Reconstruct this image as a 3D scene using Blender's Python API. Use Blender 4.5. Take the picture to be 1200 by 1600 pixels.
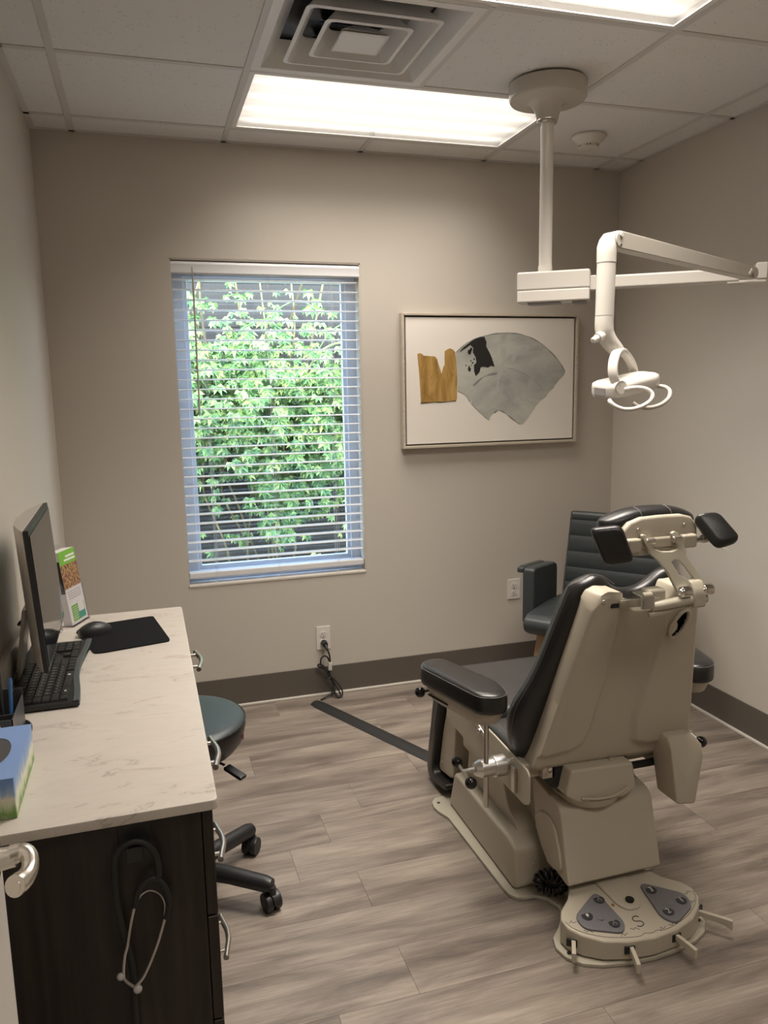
import bpy, bmesh, math, random
from mathutils import Vector, Matrix
random.seed(7)
for _o in list(bpy.data.objects): bpy.data.objects.remove(_o)
COL = bpy.context.scene.collection
PI = math.pi

# ------------------------------------------------------------------ camera
cam_d = bpy.data.cameras.new('camera'); cam = bpy.data.objects.new('camera', cam_d); COL.objects.link(cam)
F_PX, YAW, PITCH, ROLL, EYE = 1210.5, .2971, -.1611, -.0183, 1.5075
def _cam():
    cy, sy, cp, sp = math.cos(YAW), math.sin(YAW), math.cos(PITCH), math.sin(PITCH)
    fwd = Vector((sy*cp, cy*cp, sp)); right = Vector((cy, -sy, 0)); up = right.cross(fwd)
    c, s = math.cos(ROLL), math.sin(ROLL)
    r = right*c + up*s; u = up*c - right*s
    m = Matrix(((r.x, u.x, -fwd.x, 0), (r.y, u.y, -fwd.y, 0), (r.z, u.z, -fwd.z, EYE), (0, 0, 0, 1)))
    cam.matrix_world = m
_cam()
cam_d.sensor_fit = 'HORIZONTAL'; cam_d.sensor_width = 36; cam_d.lens = 36*F_PX/1200
cam_d.clip_start = .02; cam_d.clip_end = 200
bpy.context.scene.camera = cam

# ------------------------------------------------------------------ sky, sun, exposure
W = bpy.data.worlds.new('world'); bpy.context.scene.world = W; W.use_nodes = True
_nt = W.node_tree; _bg = _nt.nodes['Background']
_sky = _nt.nodes.new('ShaderNodeTexSky'); _sky.sky_type = 'NISHITA'; _sky.sun_disc = False
_sky.sun_elevation = math.radians(50); _sky.sun_rotation = math.radians(160); _sky.air_density = 1.2; _sky.dust_density = 2
_nt.links.new(_sky.outputs[0], _bg.inputs[0]); _bg.inputs[1].default_value = 3.0
_sd = bpy.data.lights.new('sun', 'SUN'); _sd.energy = 9.0; _sd.angle = .02; _sd.color = (1, .96, .88)
_so = bpy.data.objects.new('sun', _sd); COL.objects.link(_so); _so.rotation_euler = (math.radians(48), 0, math.radians(-28))
vs = bpy.context.scene.view_settings
vs.view_transform = 'Standard'; vs.look = 'None'; vs.gamma = 1; vs.use_curve_mapping = False
vs.exposure = 0.0
LAMP_PEAK, LAMP_W = .6, 30.5

# ------------------------------------------------------------------ room dimensions
XL, XR, YB, YF, H = -.3625, 2.379, 3.592, -1.35, 2.5566
TX, TY, M = -.204, 3.402, .6096            # ceiling grid origin and module

# ------------------------------------------------------------------ materials
def mat(name, col, rough=.5, metal=0, spec=.5, coat=0, build=None, bump=None, sheen=0):
    m = bpy.data.materials.new(name); m.use_nodes = True
    nt = m.node_tree; b = nt.nodes['Principled BSDF']
    b.inputs['Base Color'].default_value = (*col, 1); b.inputs['Roughness'].default_value = rough
    b.inputs['Metallic'].default_value = metal; b.inputs['Specular IOR Level'].default_value = spec
    b.inputs['Coat Weight'].default_value = coat
    if bump:
        sc, st, det = bump
        tc = nt.nodes.new('ShaderNodeTexCoord'); n = nt.nodes.new('ShaderNodeTexNoise'); n.inputs['Scale'].default_value = sc
        n.inputs['Detail'].default_value = det
        bp = nt.nodes.new('ShaderNodeBump'); bp.inputs['Strength'].default_value = st; bp.inputs['Distance'].default_value = .002
        nt.links.new(tc.outputs['Object'], n.inputs['Vector']); nt.links.new(n.outputs[0], bp.inputs['Height'])
        nt.links.new(bp.outputs[0], b.inputs['Normal'])
    if build: build(nt, b)
    return m
def N(nt, t, **kw):
    n = nt.nodes.new(t)
    for k, v in kw.items():
        if k in n.inputs: n.inputs[k].default_value = v
        else: setattr(n, k, v)
    return n
def ramp(nt, fac, stops):
    r = nt.nodes.new('ShaderNodeValToRGB'); e = r.color_ramp.elements
    while len(e) < len(stops): e.new(.5)
    for i, (p, c) in enumerate(stops): e[i].position = p; e[i].color = (*c, 1) if len(c) == 3 else c
    nt.links.new(fac, r.inputs[0]); return r
def mapped(nt, scale=(1, 1, 1), coord='Object', rot=(0, 0, 0), rnd=False):
    tc = N(nt, 'ShaderNodeTexCoord'); mp = N(nt, 'ShaderNodeMapping'); mp.inputs['Scale'].default_value = scale
    mp.inputs['Rotation'].default_value = rot
    nt.links.new(tc.outputs[coord], mp.inputs[0])
    if rnd:
        oi = N(nt, 'ShaderNodeObjectInfo'); mu = N(nt, 'ShaderNodeMath', operation='MULTIPLY'); mu.inputs[1].default_value = 37
        nt.links.new(oi.outputs['Random'], mu.inputs[0])
        cx = N(nt, 'ShaderNodeCombineXYZ'); nt.links.new(mu.outputs[0], cx.inputs[0]); nt.links.new(mu.outputs[0], cx.inputs[2])
        nt.links.new(cx.outputs[0], mp.inputs['Location'])
    return mp.outputs[0]

def b_floor(nt, b):
    v = mapped(nt, (1.1, 7, 1), rnd=True)
    n1 = N(nt, 'ShaderNodeTexNoise', Scale=1.6, Detail=5, Roughness=.6, Distortion=.5); nt.links.new(v, n1.inputs['Vector'])
    v2 = mapped(nt, (3, 70, 1), rnd=True)
    n2 = N(nt, 'ShaderNodeTexNoise', Scale=2.2, Detail=6, Roughness=.65); nt.links.new(v2, n2.inputs['Vector'])
    r1 = ramp(nt, n1.outputs[0], [(.25, (.085, .068, .058)), (.40, (.165, .134, .112)), (.54, (.255, .212, .176)), (.74, (.37, .315, .26))])
    r2 = ramp(nt, n2.outputs[0], [(.3, (.70, .70, .70)), (.62, (1.08, 1.08, 1.08))])
    mx = N(nt, 'ShaderNodeMix', data_type='RGBA', blend_type='MULTIPLY'); mx.inputs[0].default_value = .8
    nt.links.new(r1.outputs[0], mx.inputs[6]); nt.links.new(r2.outputs[0], mx.inputs[7])
    oi = N(nt, 'ShaderNodeObjectInfo'); r3 = ramp(nt, oi.outputs['Random'], [(0, (.94, .94, .94)), (1, (1.03, 1.03, 1.02))])
    m2 = N(nt, 'ShaderNodeMix', data_type='RGBA', blend_type='MULTIPLY'); m2.inputs[0].default_value = 1
    nt.links.new(mx.outputs[2], m2.inputs[6]); nt.links.new(r3.outputs[0], m2.inputs[7])
    nt.links.new(m2.outputs[2], b.inputs['Base Color'])
    bp = N(nt, 'ShaderNodeBump', Strength=.12, Distance=.002); nt.links.new(n2.outputs[0], bp.inputs['Height']); nt.links.new(bp.outputs[0], b.inputs['Normal'])
def b_tile(nt, b):
    v = mapped(nt, (1, 1, 1), rnd=True)
    vo = N(nt, 'ShaderNodeTexVoronoi', Scale=85); nt.links.new(v, vo.inputs['Vector'])
    n = N(nt, 'ShaderNodeTexNoise', Scale=28, Detail=2); nt.links.new(v, n.inputs['Vector'])
    th = N(nt, 'ShaderNodeMath', operation='LESS_THAN'); th.inputs[1].default_value = .17; nt.links.new(vo.outputs['Distance'], th.inputs[0])
    g = N(nt, 'ShaderNodeMath', operation='GREATER_THAN'); g.inputs[1].default_value = .55; nt.links.new(n.outputs[0], g.inputs[0])
    mu = N(nt, 'ShaderNodeMath', operation='MULTIPLY'); nt.links.new(th.outputs[0], mu.inputs[0]); nt.links.new(g.outputs[0], mu.inputs[1])
    r = ramp(nt, mu.outputs[0], [(0, (.74, .725, .70)), (1, (.36, .34, .32))]); nt.links.new(r.outputs[0], b.inputs['Base Color'])
def b_stone(nt, b):
    v = mapped(nt, (9, 22, 9), rot=(0, 0, .8))
    n = N(nt, 'ShaderNodeTexNoise', Scale=.9, Detail=7, Roughness=.62, Distortion=.9); nt.links.new(v, n.inputs['Vector'])
    r = ramp(nt, n.outputs[0], [(.0, (.50, .455, .405)), (.355, (.50, .455, .405)), (.375, (.37, .33, .29)), (.395, (.50, .455, .405)), (.60, (.53, .485, .435)), (.70, (.47, .405, .35)), (1, (.53, .485, .435))])
    nt.links.new(r.outputs[0], b.inputs['Base Color'])
def b_darkwood(nt, b):
    v = mapped(nt, (30, 30, 1.5)); n = N(nt, 'ShaderNodeTexNoise', Scale=1.5, Detail=6, Roughness=.6); nt.links.new(v, n.inputs['Vector'])
    r = ramp(nt, n.outputs[0], [(.3, (.008, .0055, .0045)), (.52, (.019, .0135, .0105)), (.72, (.034, .0245, .019))]); nt.links.new(r.outputs[0], b.inputs['Base Color'])
def b_wood(nt, b):
    v = mapped(nt, (20, 20, 2)); n = N(nt, 'ShaderNodeTexNoise', Scale=2, Detail=5); nt.links.new(v, n.inputs['Vector'])
    r = ramp(nt, n.outputs[0], [(.3, (.26, .155, .08)), (.7, (.42, .27, .15))]); nt.links.new(r.outputs[0], b.inputs['Base Color'])
def b_framewood(nt, b):
    v = mapped(nt, (4, 60, 60)); n = N(nt, 'ShaderNodeTexNoise', Scale=2, Detail=5); nt.links.new(v, n.inputs['Vector'])
    r = ramp(nt, n.outputs[0], [(.3, (.44, .385, .30)), (.7, (.56, .50, .41))]); nt.links.new(r.outputs[0], b.inputs['Base Color'])
def paint(stops, sc, nsc=3, rot=0):
    def f(nt, b):
        v = mapped(nt, sc, rot=(0, rot, 0)); n = N(nt, 'ShaderNodeTexNoise', Scale=nsc, Detail=7, Roughness=.6, Distortion=.6); nt.links.new(v, n.inputs['Vector'])
        r = ramp(nt, n.outputs[0], stops); nt.links.new(r.outputs[0], b.inputs['Base Color'])
    return f
def b_leaf(nt, b):
    oi = N(nt, 'ShaderNodeObjectInfo'); g = N(nt, 'ShaderNodeNewGeometry')
    ad = N(nt, 'ShaderNodeMath', operation='ADD'); nt.links.new(oi.outputs['Random'], ad.inputs[0]); nt.links.new(g.outputs['Random Per Island'], ad.inputs[1])
    fr = N(nt, 'ShaderNodeMath', operation='FRACT'); nt.links.new(ad.outputs[0], fr.inputs[0])
    r = ramp(nt, fr.outputs[0], [(0, (.05, .13, .05)), (.4, (.11, .24, .085)), (.75, (.20, .34, .11)), (1, (.36, .46, .17))]); nt.links.new(r.outputs[0], b.inputs['Base Color'])
    b.inputs['Transmission Weight'].default_value = 0
def b_tissue(nt, b):
    tc = N(nt, 'ShaderNodeTexCoord'); sp = N(nt, 'ShaderNodeSeparateXYZ'); nt.links.new(tc.outputs['Object'], sp.inputs[0])
    v = mapped(nt, (28, 28, 9)); n = N(nt, 'ShaderNodeTexNoise', Scale=2.2, Detail=3); nt.links.new(v, n.inputs['Vector'])
    ad = N(nt, 'ShaderNodeMath', operation='MULTIPLY_ADD'); ad.inputs[1].default_value = .05; nt.links.new(n.outputs[0], ad.inputs[0]); nt.links.new(sp.outputs[2], ad.inputs[2])
    mr = N(nt, 'ShaderNodeMapRange'); mr.inputs[1].default_value = .015; mr.inputs[2].default_value = .092; nt.links.new(ad.outputs[0], mr.inputs[0])
    r = ramp(nt, mr.outputs[0], [(0, (.42, .42, .38)), (.22, (.13, .26, .05)), (.38, (.50, .55, .36)), (.55, (.66, .64, .50)), (.72, (.30, .40, .55)), (1, (.16, .28, .55))])
    nt.links.new(r.outputs[0], b.inputs['Base Color'])
def b_photo(nt, b):
    v = mapped(nt, (130, 130, 70)); n = N(nt, 'ShaderNodeTexNoise', Scale=1.5, Detail=4); nt.links.new(v, n.inputs['Vector'])
    r = ramp(nt, n.outputs[0], [(.3, (.06, .03, .02)), (.48, (.22, .08, .05)), (.6, (.45, .33, .12)), (.75, (.10, .13, .05))]); nt.links.new(r.outputs[0], b.inputs['Base Color'])
def b_ground(nt, b):
    v = mapped(nt, (1, 1, 1)); n = N(nt, 'ShaderNodeTexNoise', Scale=26, Detail=6); nt.links.new(v, n.inputs['Vector'])
    r = ramp(nt, n.outputs[0], [(.35, (.10, .09, .07)), (.5, (.35, .33, .29)), (.7, (.60, .57, .52))]); nt.links.new(r.outputs[0], b.inputs['Base Color'])

MT = {}
MT['wall'] = mat('wall_paint', (.545, .500, .440), .55, spec=.3, bump=(260, .06, 2))
MT['base'] = mat('vinyl_baseboard', (.108, .092, .077), .5)
MT['white_trim'] = mat('white_shoe_trim', (.60, .56, .50), .5)
MT['floor'] = mat('vinyl_plank', (.2, .17, .13), .38, spec=.45, build=b_floor)
MT['floor_joint'] = mat('floor_joint', (.10, .085, .07), .8)
MT['tile'] = mat('ceiling_tile', (.6, .58, .55), .9, spec=.1, build=b_tile, bump=(420, .25, 2))
MT['tee'] = mat('ceiling_tee', (.60, .575, .545), .5)
MT['white_metal'] = mat('white_metal', (.74, .73, .71), .4)
MT['lampwhite'] = mat('lamp_enamel', (.68, .645, .595), .28, coat=.2)
MT['canopy'] = mat('canopy_enamel', (.50, .465, .41), .25, coat=.2)
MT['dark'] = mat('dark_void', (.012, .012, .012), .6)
MT['foil'] = mat('dark_foil_duct', (.05, .05, .055), .35, metal=.6, bump=(30, .8, 4))
MT['beige'] = mat('beige_enamel', (.445, .398, .318), .36, spec=.4, bump=(500, .05, 1))
MT['beige2'] = mat('beige_plate', (.42, .385, .305), .32, spec=.45)
MT['black_vinyl'] = mat('black_vinyl', (.016, .015, .015), .33, spec=.5, bump=(350, .12, 2))
MT['seat_vinyl'] = mat('charcoal_vinyl', (.042, .040, .040), .36, spec=.5, bump=(350, .12, 2))
MT['thread'] = mat('stitch_thread', (.16, .15, .14), .7)
MT['steel'] = mat('brushed_steel', (.60, .58, .55), .28, metal=1)
MT['alu'] = mat('machined_aluminium', (.75, .73, .70), .3, metal=1)
MT['chrome'] = mat('chrome', (.75, .73, .70), .08, metal=1)
MT['nickel'] = mat('satin_nickel', (.78, .74, .68), .27, metal=1)
MT['black_gloss'] = mat('black_knob', (.008, .008, .008), .12)
MT['black_plastic'] = mat('black_plastic', (.014, .014, .015), .4)
MT['rubber'] = mat('black_rubber', (.014, .014, .014), .6)
MT['grey_pad'] = mat('grey_control_pad', (.15, .145, .155), .5)
MT['button'] = mat('dark_button', (.035, .035, .04), .4)
MT['legend'] = mat('light_legend', (.55, .55, .53), .5)
MT['ink'] = mat('dark_ink', (.05, .045, .04), .5)
MT['amber'] = mat('amber_led', (.35, .13, .03), .3)
MT['slate'] = mat('slate_leather', (.036, .042, .043), .42, bump=(300, .2, 2))
MT['slate_seam'] = mat('slate_seam', (.02, .024, .026), .5)
MT['stool'] = mat('teal_grey_vinyl', (.034, .046, .050), .38, bump=(300, .1, 2))
MT['wood'] = mat('walnut_leg', (.3, .18, .09), .45, build=b_wood)
MT['darkwood'] = mat('espresso_laminate', (.02, .015, .012), .42, build=b_darkwood)
MT['stone'] = mat('veined_stone', (.7, .64, .57), .22, spec=.5, build=b_stone)
MT['frame'] = mat('champagne_wood', (.5, .45, .36), .4, build=b_framewood)
MT['canvas'] = mat('white_canvas', (.80, .75, .68), .7, bump=(900, .15, 1))
MT['gap'] = mat('shadow_gap_black', (.03, .025, .02), .6)
MT['gold'] = mat('gold_paint', (.4, .25, .07), .4, build=paint([(.25, (.16, .085, .02)), (.42, (.33, .19, .05)), (.6, (.47, .29, .09)), (.8, (.54, .36, .13))], (9, 1, 2.2)))
MT['fan'] = mat('grey_green_paint', (.4, .4, .36), .5, build=paint([(.25, (.27, .265, .25)), (.42, (.39, .39, .36)), (.58, (.48, .485, .43)), (.8, (.55, .545, .48))], (3, 1, 5), 1.6, .6))
MT['fan_edge'] = mat('grey_paint_edge', (.25, .245, .235), .5)
MT['fan_light'] = mat('pale_grey_paint', (.44, .45, .42), .5)
MT['blackpaint'] = mat('black_paint', (.02, .02, .02), .35)
MT['blind'] = mat('white_blind', (.72, .72, .73), .42)
MT['cord'] = mat('blind_cord', (.6, .6, .58), .7)
MT['wand'] = mat('blind_wand', (.42, .38, .35), .3)
MT['vinyl_frame'] = mat('white_window_frame', (.78, .80, .84), .4)
MT['outlet'] = mat('outlet_plastic', (.68, .65, .60), .3)
MT['keycap'] = mat('black_keycap', (.020, .020, .020), .38)
MT['kb_body'] = mat('keyboard_body', (.014, .014, .015), .4)
MT['kb_rest'] = mat('keyboard_palm_edge', (.055, .066, .070), .35)
MT['fabric_pad'] = mat('mouse_pad_cloth', (.009, .009, .010), .9, spec=.1)
MT['silver'] = mat('silver_plastic', (.42, .39, .35), .35, metal=.3)
MT['screen'] = mat('dark_screen', (.010, .011, .013), .07, spec=.6)
MT['paper'] = mat('white_paper', (.72, .69, .65), .7)
MT['green'] = mat('leaflet_green', (.17, .42, .05), .5)
MT['teal'] = mat('leaflet_teal', (.04, .30, .20), .5)
MT['greyink'] = mat('grey_print', (.35, .33, .33), .6)
MT['photo'] = mat('leaflet_photo', (.2, .1, .05), .5, build=b_photo)
MT['tissue'] = mat('tissue_box_print', (.2, .3, .5), .5, build=b_tissue)
MT['tissue_top'] = mat('tissue_box_blue', (.17, .27, .50), .5)
MT['mesh'] = mat('grey_metal_organizer', (.10, .10, .105), .4, metal=.5)
MT['blue_pen'] = mat('blue_pen', (.02, .08, .2), .3)
MT['earplug'] = mat('grey_ear_tip', (.42, .40, .38), .4)
MT['door'] = mat('white_door_paint', (.62, .58, .53), .5)
MT['strap'] = mat('clear_tape', (.55, .53, .50), .15)
MT['leaf'] = mat('vine_leaf', (.1, .3, .05), .5, build=b_leaf)
MT['stem'] = mat('vine_stem', (.10, .09, .04), .7)
MT['fence'] = mat('dark_fence_board', (.016, .018, .018), .8, bump=(40, .4, 4))
MT['ground'] = mat('gravel_ground', (.3, .3, .28), .95, build=b_ground)
MT['grass'] = mat('grass_blade', (.20, .38, .10), .7)
MT['sill'] = mat('outer_sill', (.52, .56, .62), .5)
def m_clear(name, tint, refl=.08):
    m = bpy.data.materials.new(name); m.use_nodes = True; nt = m.node_tree; nt.nodes.clear()
    o = N(nt, 'ShaderNodeOutputMaterial'); t = N(nt, 'ShaderNodeBsdfTransparent'); t.inputs[0].default_value = (*tint, 1)
    g = N(nt, 'ShaderNodeBsdfGlossy', Roughness=.03)
    mx = N(nt, 'ShaderNodeMixShader'); mx.inputs[0].default_value = refl; nt.links.new(t.outputs[0], mx.inputs[1]); nt.links.new(g.outputs[0], mx.inputs[2])
    nt.links.new(mx.outputs[0], o.inputs[0]); return m
MT['glass'] = m_clear('window_glass', (.95, .97, .97), .04); MT['acrylic'] = m_clear('clear_acrylic', (.95, .95, .97), .05)
def m_lamp():
    m = bpy.data.materials.new('lit_diffuser'); m.use_nodes = True; nt = m.node_tree; nt.nodes.clear()
    o = N(nt, 'ShaderNodeOutputMaterial'); e = N(nt, 'ShaderNodeEmission')
    tc = N(nt, 'ShaderNodeTexCoord'); sp = N(nt, 'ShaderNodeSeparateXYZ'); nt.links.new(tc.outputs['Object'], sp.inputs[0])
    mu = N(nt, 'ShaderNodeMath', operation='MULTIPLY'); mu.inputs[1].default_value = 2*PI/.135; nt.links.new(sp.outputs[1], mu.inputs[0])
    co = N(nt, 'ShaderNodeMath', operation='COSINE'); nt.links.new(mu.outputs[0], co.inputs[0])      # four tubes behind the diffuser
    ng = N(nt, 'ShaderNodeMath', operation='MULTIPLY_ADD'); ng.inputs[1].default_value = -.5; ng.inputs[2].default_value = .5; nt.links.new(co.outputs[0], ng.inputs[0])
    pw = N(nt, 'ShaderNodeMath', operation='POWER'); pw.inputs[1].default_value = 2.2; nt.links.new(ng.outputs[0], pw.inputs[0])
    ab = N(nt, 'ShaderNodeMath', operation='ABSOLUTE'); nt.links.new(sp.outputs[0], ab.inputs[0])
    en = N(nt, 'ShaderNodeMapRange'); en.inputs[1].default_value = .60; en.inputs[2].default_value = .50; en.inputs[3].default_value = .0; nt.links.new(ab.outputs[0], en.inputs[0])
    m2 = N(nt, 'ShaderNodeMath', operation='MULTIPLY'); nt.links.new(pw.outputs[0], m2.inputs[0]); nt.links.new(en.outputs[0], m2.inputs[1])
    m3 = N(nt, 'ShaderNodeMath', operation='MULTIPLY_ADD'); m3.inputs[1].default_value = LAMP_PEAK; m3.inputs[2].default_value = .14; nt.links.new(m2.outputs[0], m3.inputs[0])
    e.inputs[0].default_value = (1, .915, .81, 1); nt.links.new(m3.outputs[0], e.inputs[1])
    tr = N(nt, 'ShaderNodeBsdfTransparent'); ad = N(nt, 'ShaderNodeAddShader'); nt.links.new(e.outputs[0], ad.inputs[0]); nt.links.new(tr.outputs[0], ad.inputs[1])
    nt.links.new(ad.outputs[0], o.inputs[0]); return m
MT['lit'] = m_lamp()

# ------------------------------------------------------------------ mesh helpers (all return a bmesh)
def join(*bs):
    out = bmesh.new()
    for b in bs:
        me = bpy.data.meshes.new('t'); b.to_mesh(me); out.from_mesh(me); bpy.data.meshes.remove(me); b.free()
    return out
def bevel(bm, w, seg=2, ang=30):
    if w <= 0: return bm
    es = [e for e in bm.edges if len(e.link_faces) == 2 and e.calc_face_angle(0) > math.radians(ang)]
    bmesh.ops.bevel(bm, geom=es, offset=w, segments=seg, affect='EDGES', clamp_overlap=True, profile=.5)
    return bm
def box(x0, x1, y0, y1, z0, z1, bev=0, seg=2):
    bm = bmesh.new(); bmesh.ops.create_cube(bm, size=1)
    for v in bm.verts: v.co = Vector(((x0+x1)/2+v.co.x*(x1-x0), (y0+y1)/2+v.co.y*(y1-y0), (z0+z1)/2+v.co.z*(z1-z0)))
    return bevel(bm, bev, seg)
def slab(pts, vec, bev=0, seg=2, ang=30, holes=()):
    bm = bmesh.new(); vec = Vector(vec)
    if holes:
        es = []
        for loop in [pts]+list(holes):
            vs_ = [bm.verts.new(p) for p in loop]
            for i in range(len(vs_)): es.append(bm.edges.new((vs_[i], vs_[(i+1) % len(vs_)])))
        bmesh.ops.triangle_fill(bm, edges=es, use_beauty=True, use_dissolve=False)
        bmesh.ops.dissolve_limit(bm, angle_limit=.01, verts=bm.verts, edges=bm.edges)
    else:
        bm.faces.new([bm.verts.new(p) for p in pts])
    r = bmesh.ops.extrude_face_region(bm, geom=list(bm.faces))
    bmesh.ops.translate(bm, verts=[g for g in r['geom'] if isinstance(g, bmesh.types.BMVert)], vec=vec)
    bmesh.ops.recalc_face_normals(bm, faces=bm.faces)
    return bevel(bm, bev, seg, ang)
def px_(pts, x0, x1, bev=0, seg=2, ang=30): return slab([(x0, y, z) for y, z in pts], (x1-x0, 0, 0), bev, seg, ang)
def py_(pts, y0, y1, bev=0, seg=2, ang=30, holes=()): return slab([(x, y0, z) for x, z in pts], (0, y1-y0, 0), bev, seg, ang, [[(x, y0, z) for x, z in h] for h in holes])
def pz_(pts, z0, z1, bev=0, seg=2, ang=30): return slab([(x, y, z0) for x, y in pts], (0, 0, z1-z0), bev, seg, ang)
def frame_of(d):
    d = Vector(d).normalized(); a = Vector((0, 0, 1)) if abs(d.z) < .9 else Vector((1, 0, 0))
    u = d.cross(a).normalized(); return u, d.cross(u).normalized()
def loft(rings, closed=False, caps=True):
    bm = bmesh.new(); R = [[bm.verts.new(p) for p in r] for r in rings]; n = len(R[0])
    m = len(R) if closed else len(R)-1
    for i in range(m):
        a, b = R[i], R[(i+1) % len(R)]
        for j in range(n): bm.faces.new((a[j], a[(j+1) % n], b[(j+1) % n], b[j]))
    if caps and not closed: bm.faces.new(R[0][::-1]); bm.faces.new(R[-1])
    bmesh.ops.recalc_face_normals(bm, faces=bm.faces); return bm
def cyl(p0, p1, r0, r1=None, seg=20, bev=0):
    p0, p1 = Vector(p0), Vector(p1); r1 = r0 if r1 is None else r1; u, v = frame_of(p1-p0)
    cs = [(math.cos(2*PI*i/seg), math.sin(2*PI*i/seg)) for i in range(seg)]
    return bevel(loft([[p0+u*c*r0+v*s*r0 for c, s in cs], [p1+u*c*r1+v*s*r1 for c, s in cs]]), bev, 2, 50)
def sphere(c, r, sc=(1, 1, 1), seg=20):
    bm = bmesh.new(); bmesh.ops.create_uvsphere(bm, u_segments=seg, v_segments=seg//2+2, radius=r)
    for v in bm.verts: v.co = Vector((v.co.x*sc[0], v.co.y*sc[1], v.co.z*sc[2]))+Vector(c)
    return bm
def catmull(P, k=6, closed=False):
    P = [Vector(p) for p in P]; n = len(P); out = []
    for i in range(n if closed else n-1):
        p0 = P[(i-1) % n] if closed or i > 0 else P[0]*2-P[1]; p1 = P[i]; p2 = P[(i+1) % n]
        p3 = P[(i+2) % n] if closed or i+2 < n else P[-1]*2-P[-2]
        for j in range(k):
            t = j/k; out.append(.5*((2*p1)+(p2-p0)*t+(2*p0-5*p1+4*p2-p3)*t*t+(3*p1-p0-3*p2+p3)*t**3))
    if not closed: out.append(P[-1])
    return out
def tube(P, r, k=6, seg=10, closed=False, smooth=True, sq=1, r2=None):
    P = catmull(P, k, closed) if smooth else [Vector(p) for p in P]
    n = len(P); rs = r if callable(r) else (lambda t: r); rings = []; pu = None
    for i, p in enumerate(P):
        a = P[(i-1) % n] if closed or i > 0 else p; b = P[(i+1) % n] if closed or i < n-1 else p
        d = (b-a).normalized()
        if pu is None: u, v = frame_of(d)
        else: u = (pu-d*pu.dot(d)).normalized(); v = d.cross(u)
        pu = u; q = rs(i/(n-1))
        rings.append([p+(u*math.cos(2*PI*j/seg)+v*math.sin(2*PI*j/seg)*sq)*q for j in range(seg)])
    return loft(rings, closed)
def lathe(prof, c, seg=32):
    c = Vector(c); rings = [[c+Vector((math.cos(2*PI*j/seg)*r, math.sin(2*PI*j/seg)*r, z)) for j in range(seg)] for r, z in prof]
    return loft(rings)
def rrect(x0, x1, y0, y1, r, n=5):
    o = []
    for cx, cy, a in ((x1-r, y0+r, -90), (x1-r, y1-r, 0), (x0+r, y1-r, 90), (x0+r, y0+r, 180)):
        for i in range(n+1):
            t = math.radians(a+90*i/n); o.append((cx+r*math.cos(t), cy+r*math.sin(t)))
    return o
def round_poly(P, r, n=4):
    P = [Vector(p) for p in P]; o = []; m = len(P)
    for i in range(m):
        a, b, c = P[i-1], P[i], P[(i+1) % m]; d1 = a-b; d2 = c-b
        q = min(r, d1.length*.45, d2.length*.45); p1 = b+d1.normalized()*q; p2 = b+d2.normalized()*q
        for k in range(n+1):
            t = k/n; o.append(tuple(p1*(1-t)**2+b*2*t*(1-t)+p2*t*t))
    return o
def ring(cx, cy, r, n=16): return [(cx+r*math.cos(2*PI*i/n), cy+r*math.sin(2*PI*i/n)) for i in range(n)]
def sheet(fn_front, fn_back, nu, nv):
    """closed cushion/shell: two grids joined round the rim"""
    bm = bmesh.new()
    A = [[bm.verts.new(fn_front(i/nu, j/nv)) for i in range(nu+1)] for j in range(nv+1)]
    B = [[bm.verts.new(fn_back(i/nu, j/nv)) for i in range(nu+1)] for j in range(nv+1)]
    for G in (A, B):
        for j in range(nv):
            for i in range(nu): bm.faces.new((G[j][i], G[j][i+1], G[j+1][i+1], G[j+1][i]))
    for i in range(nu):
        bm.faces.new((A[0][i], A[0][i+1], B[0][i+1], B[0][i])); bm.faces.new((A[nv][i], A[nv][i+1], B[nv][i+1], B[nv][i]))
    for j in range(nv):
        bm.faces.new((A[j][0], A[j+1][0], B[j+1][0], B[j][0])); bm.faces.new((A[j][nu], A[j+1][nu], B[j+1][nu], B[j][nu]))
    bmesh.ops.recalc_face_normals(bm, faces=bm.faces); return bm
def text_bm(body, size, M4, depth=.0006):
    cu = bpy.data.curves.new('t', 'FONT'); cu.body = body; cu.size = size; cu.extrude = depth; cu.align_x = 'CENTER'; cu.align_y = 'CENTER'; cu.resolution_u = 3
    o = bpy.data.objects.new('t', cu); me = bpy.data.meshes.new_from_object(o); bm = bmesh.new(); bm.from_mesh(me)
    bpy.data.objects.remove(o); bpy.data.curves.remove(cu); bpy.data.meshes.remove(me)
    bmesh.ops.transform(bm, matrix=M4, verts=bm.verts); return bm
XF = [Matrix.Identity(4)]
ORG = {}
def obj(name, bm, m, parent=None, smooth=35, label=None, raw=False):
    """one mesh object; geometry given in world coordinates (after XF)"""
    if not raw: bmesh.ops.transform(bm, matrix=XF[0], verts=bm.verts)
    org = ORG.get(parent.name, Vector()) if parent else Vector()
    bmesh.ops.translate(bm, verts=bm.verts, vec=-org)
    me = bpy.data.meshes.new(name); bm.to_mesh(me); bm.free(); me.materials.append(MT[m] if isinstance(m, str) else m)
    if smooth: me.shade_smooth(); me.set_sharp_from_angle(angle=math.radians(smooth))
    o = bpy.data.objects.new(name, me); COL.objects.link(o)
    if smooth and smooth <= 50:
        wn = o.modifiers.new('weighted_normal', 'WEIGHTED_NORMAL'); wn.keep_sharp = True; wn.weight = 60
    if parent: o.parent = parent; ORG[o.name] = org
    else: ORG[o.name] = Vector()
    if label: o['label'] = label
    return o
def own(o, label, cat, group=None):
    o['label'] = label; o['category'] = cat
    if group: o['group'] = group
    return o
def thing(name, label, cat, loc, group=None):
    o = bpy.data.objects.new(name, None); COL.objects.link(o); o.location = XF[0] @ Vector(loc); o.empty_display_size = .05
    ORG[o.name] = o.location.copy(); return own(o, label, cat, group)
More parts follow.
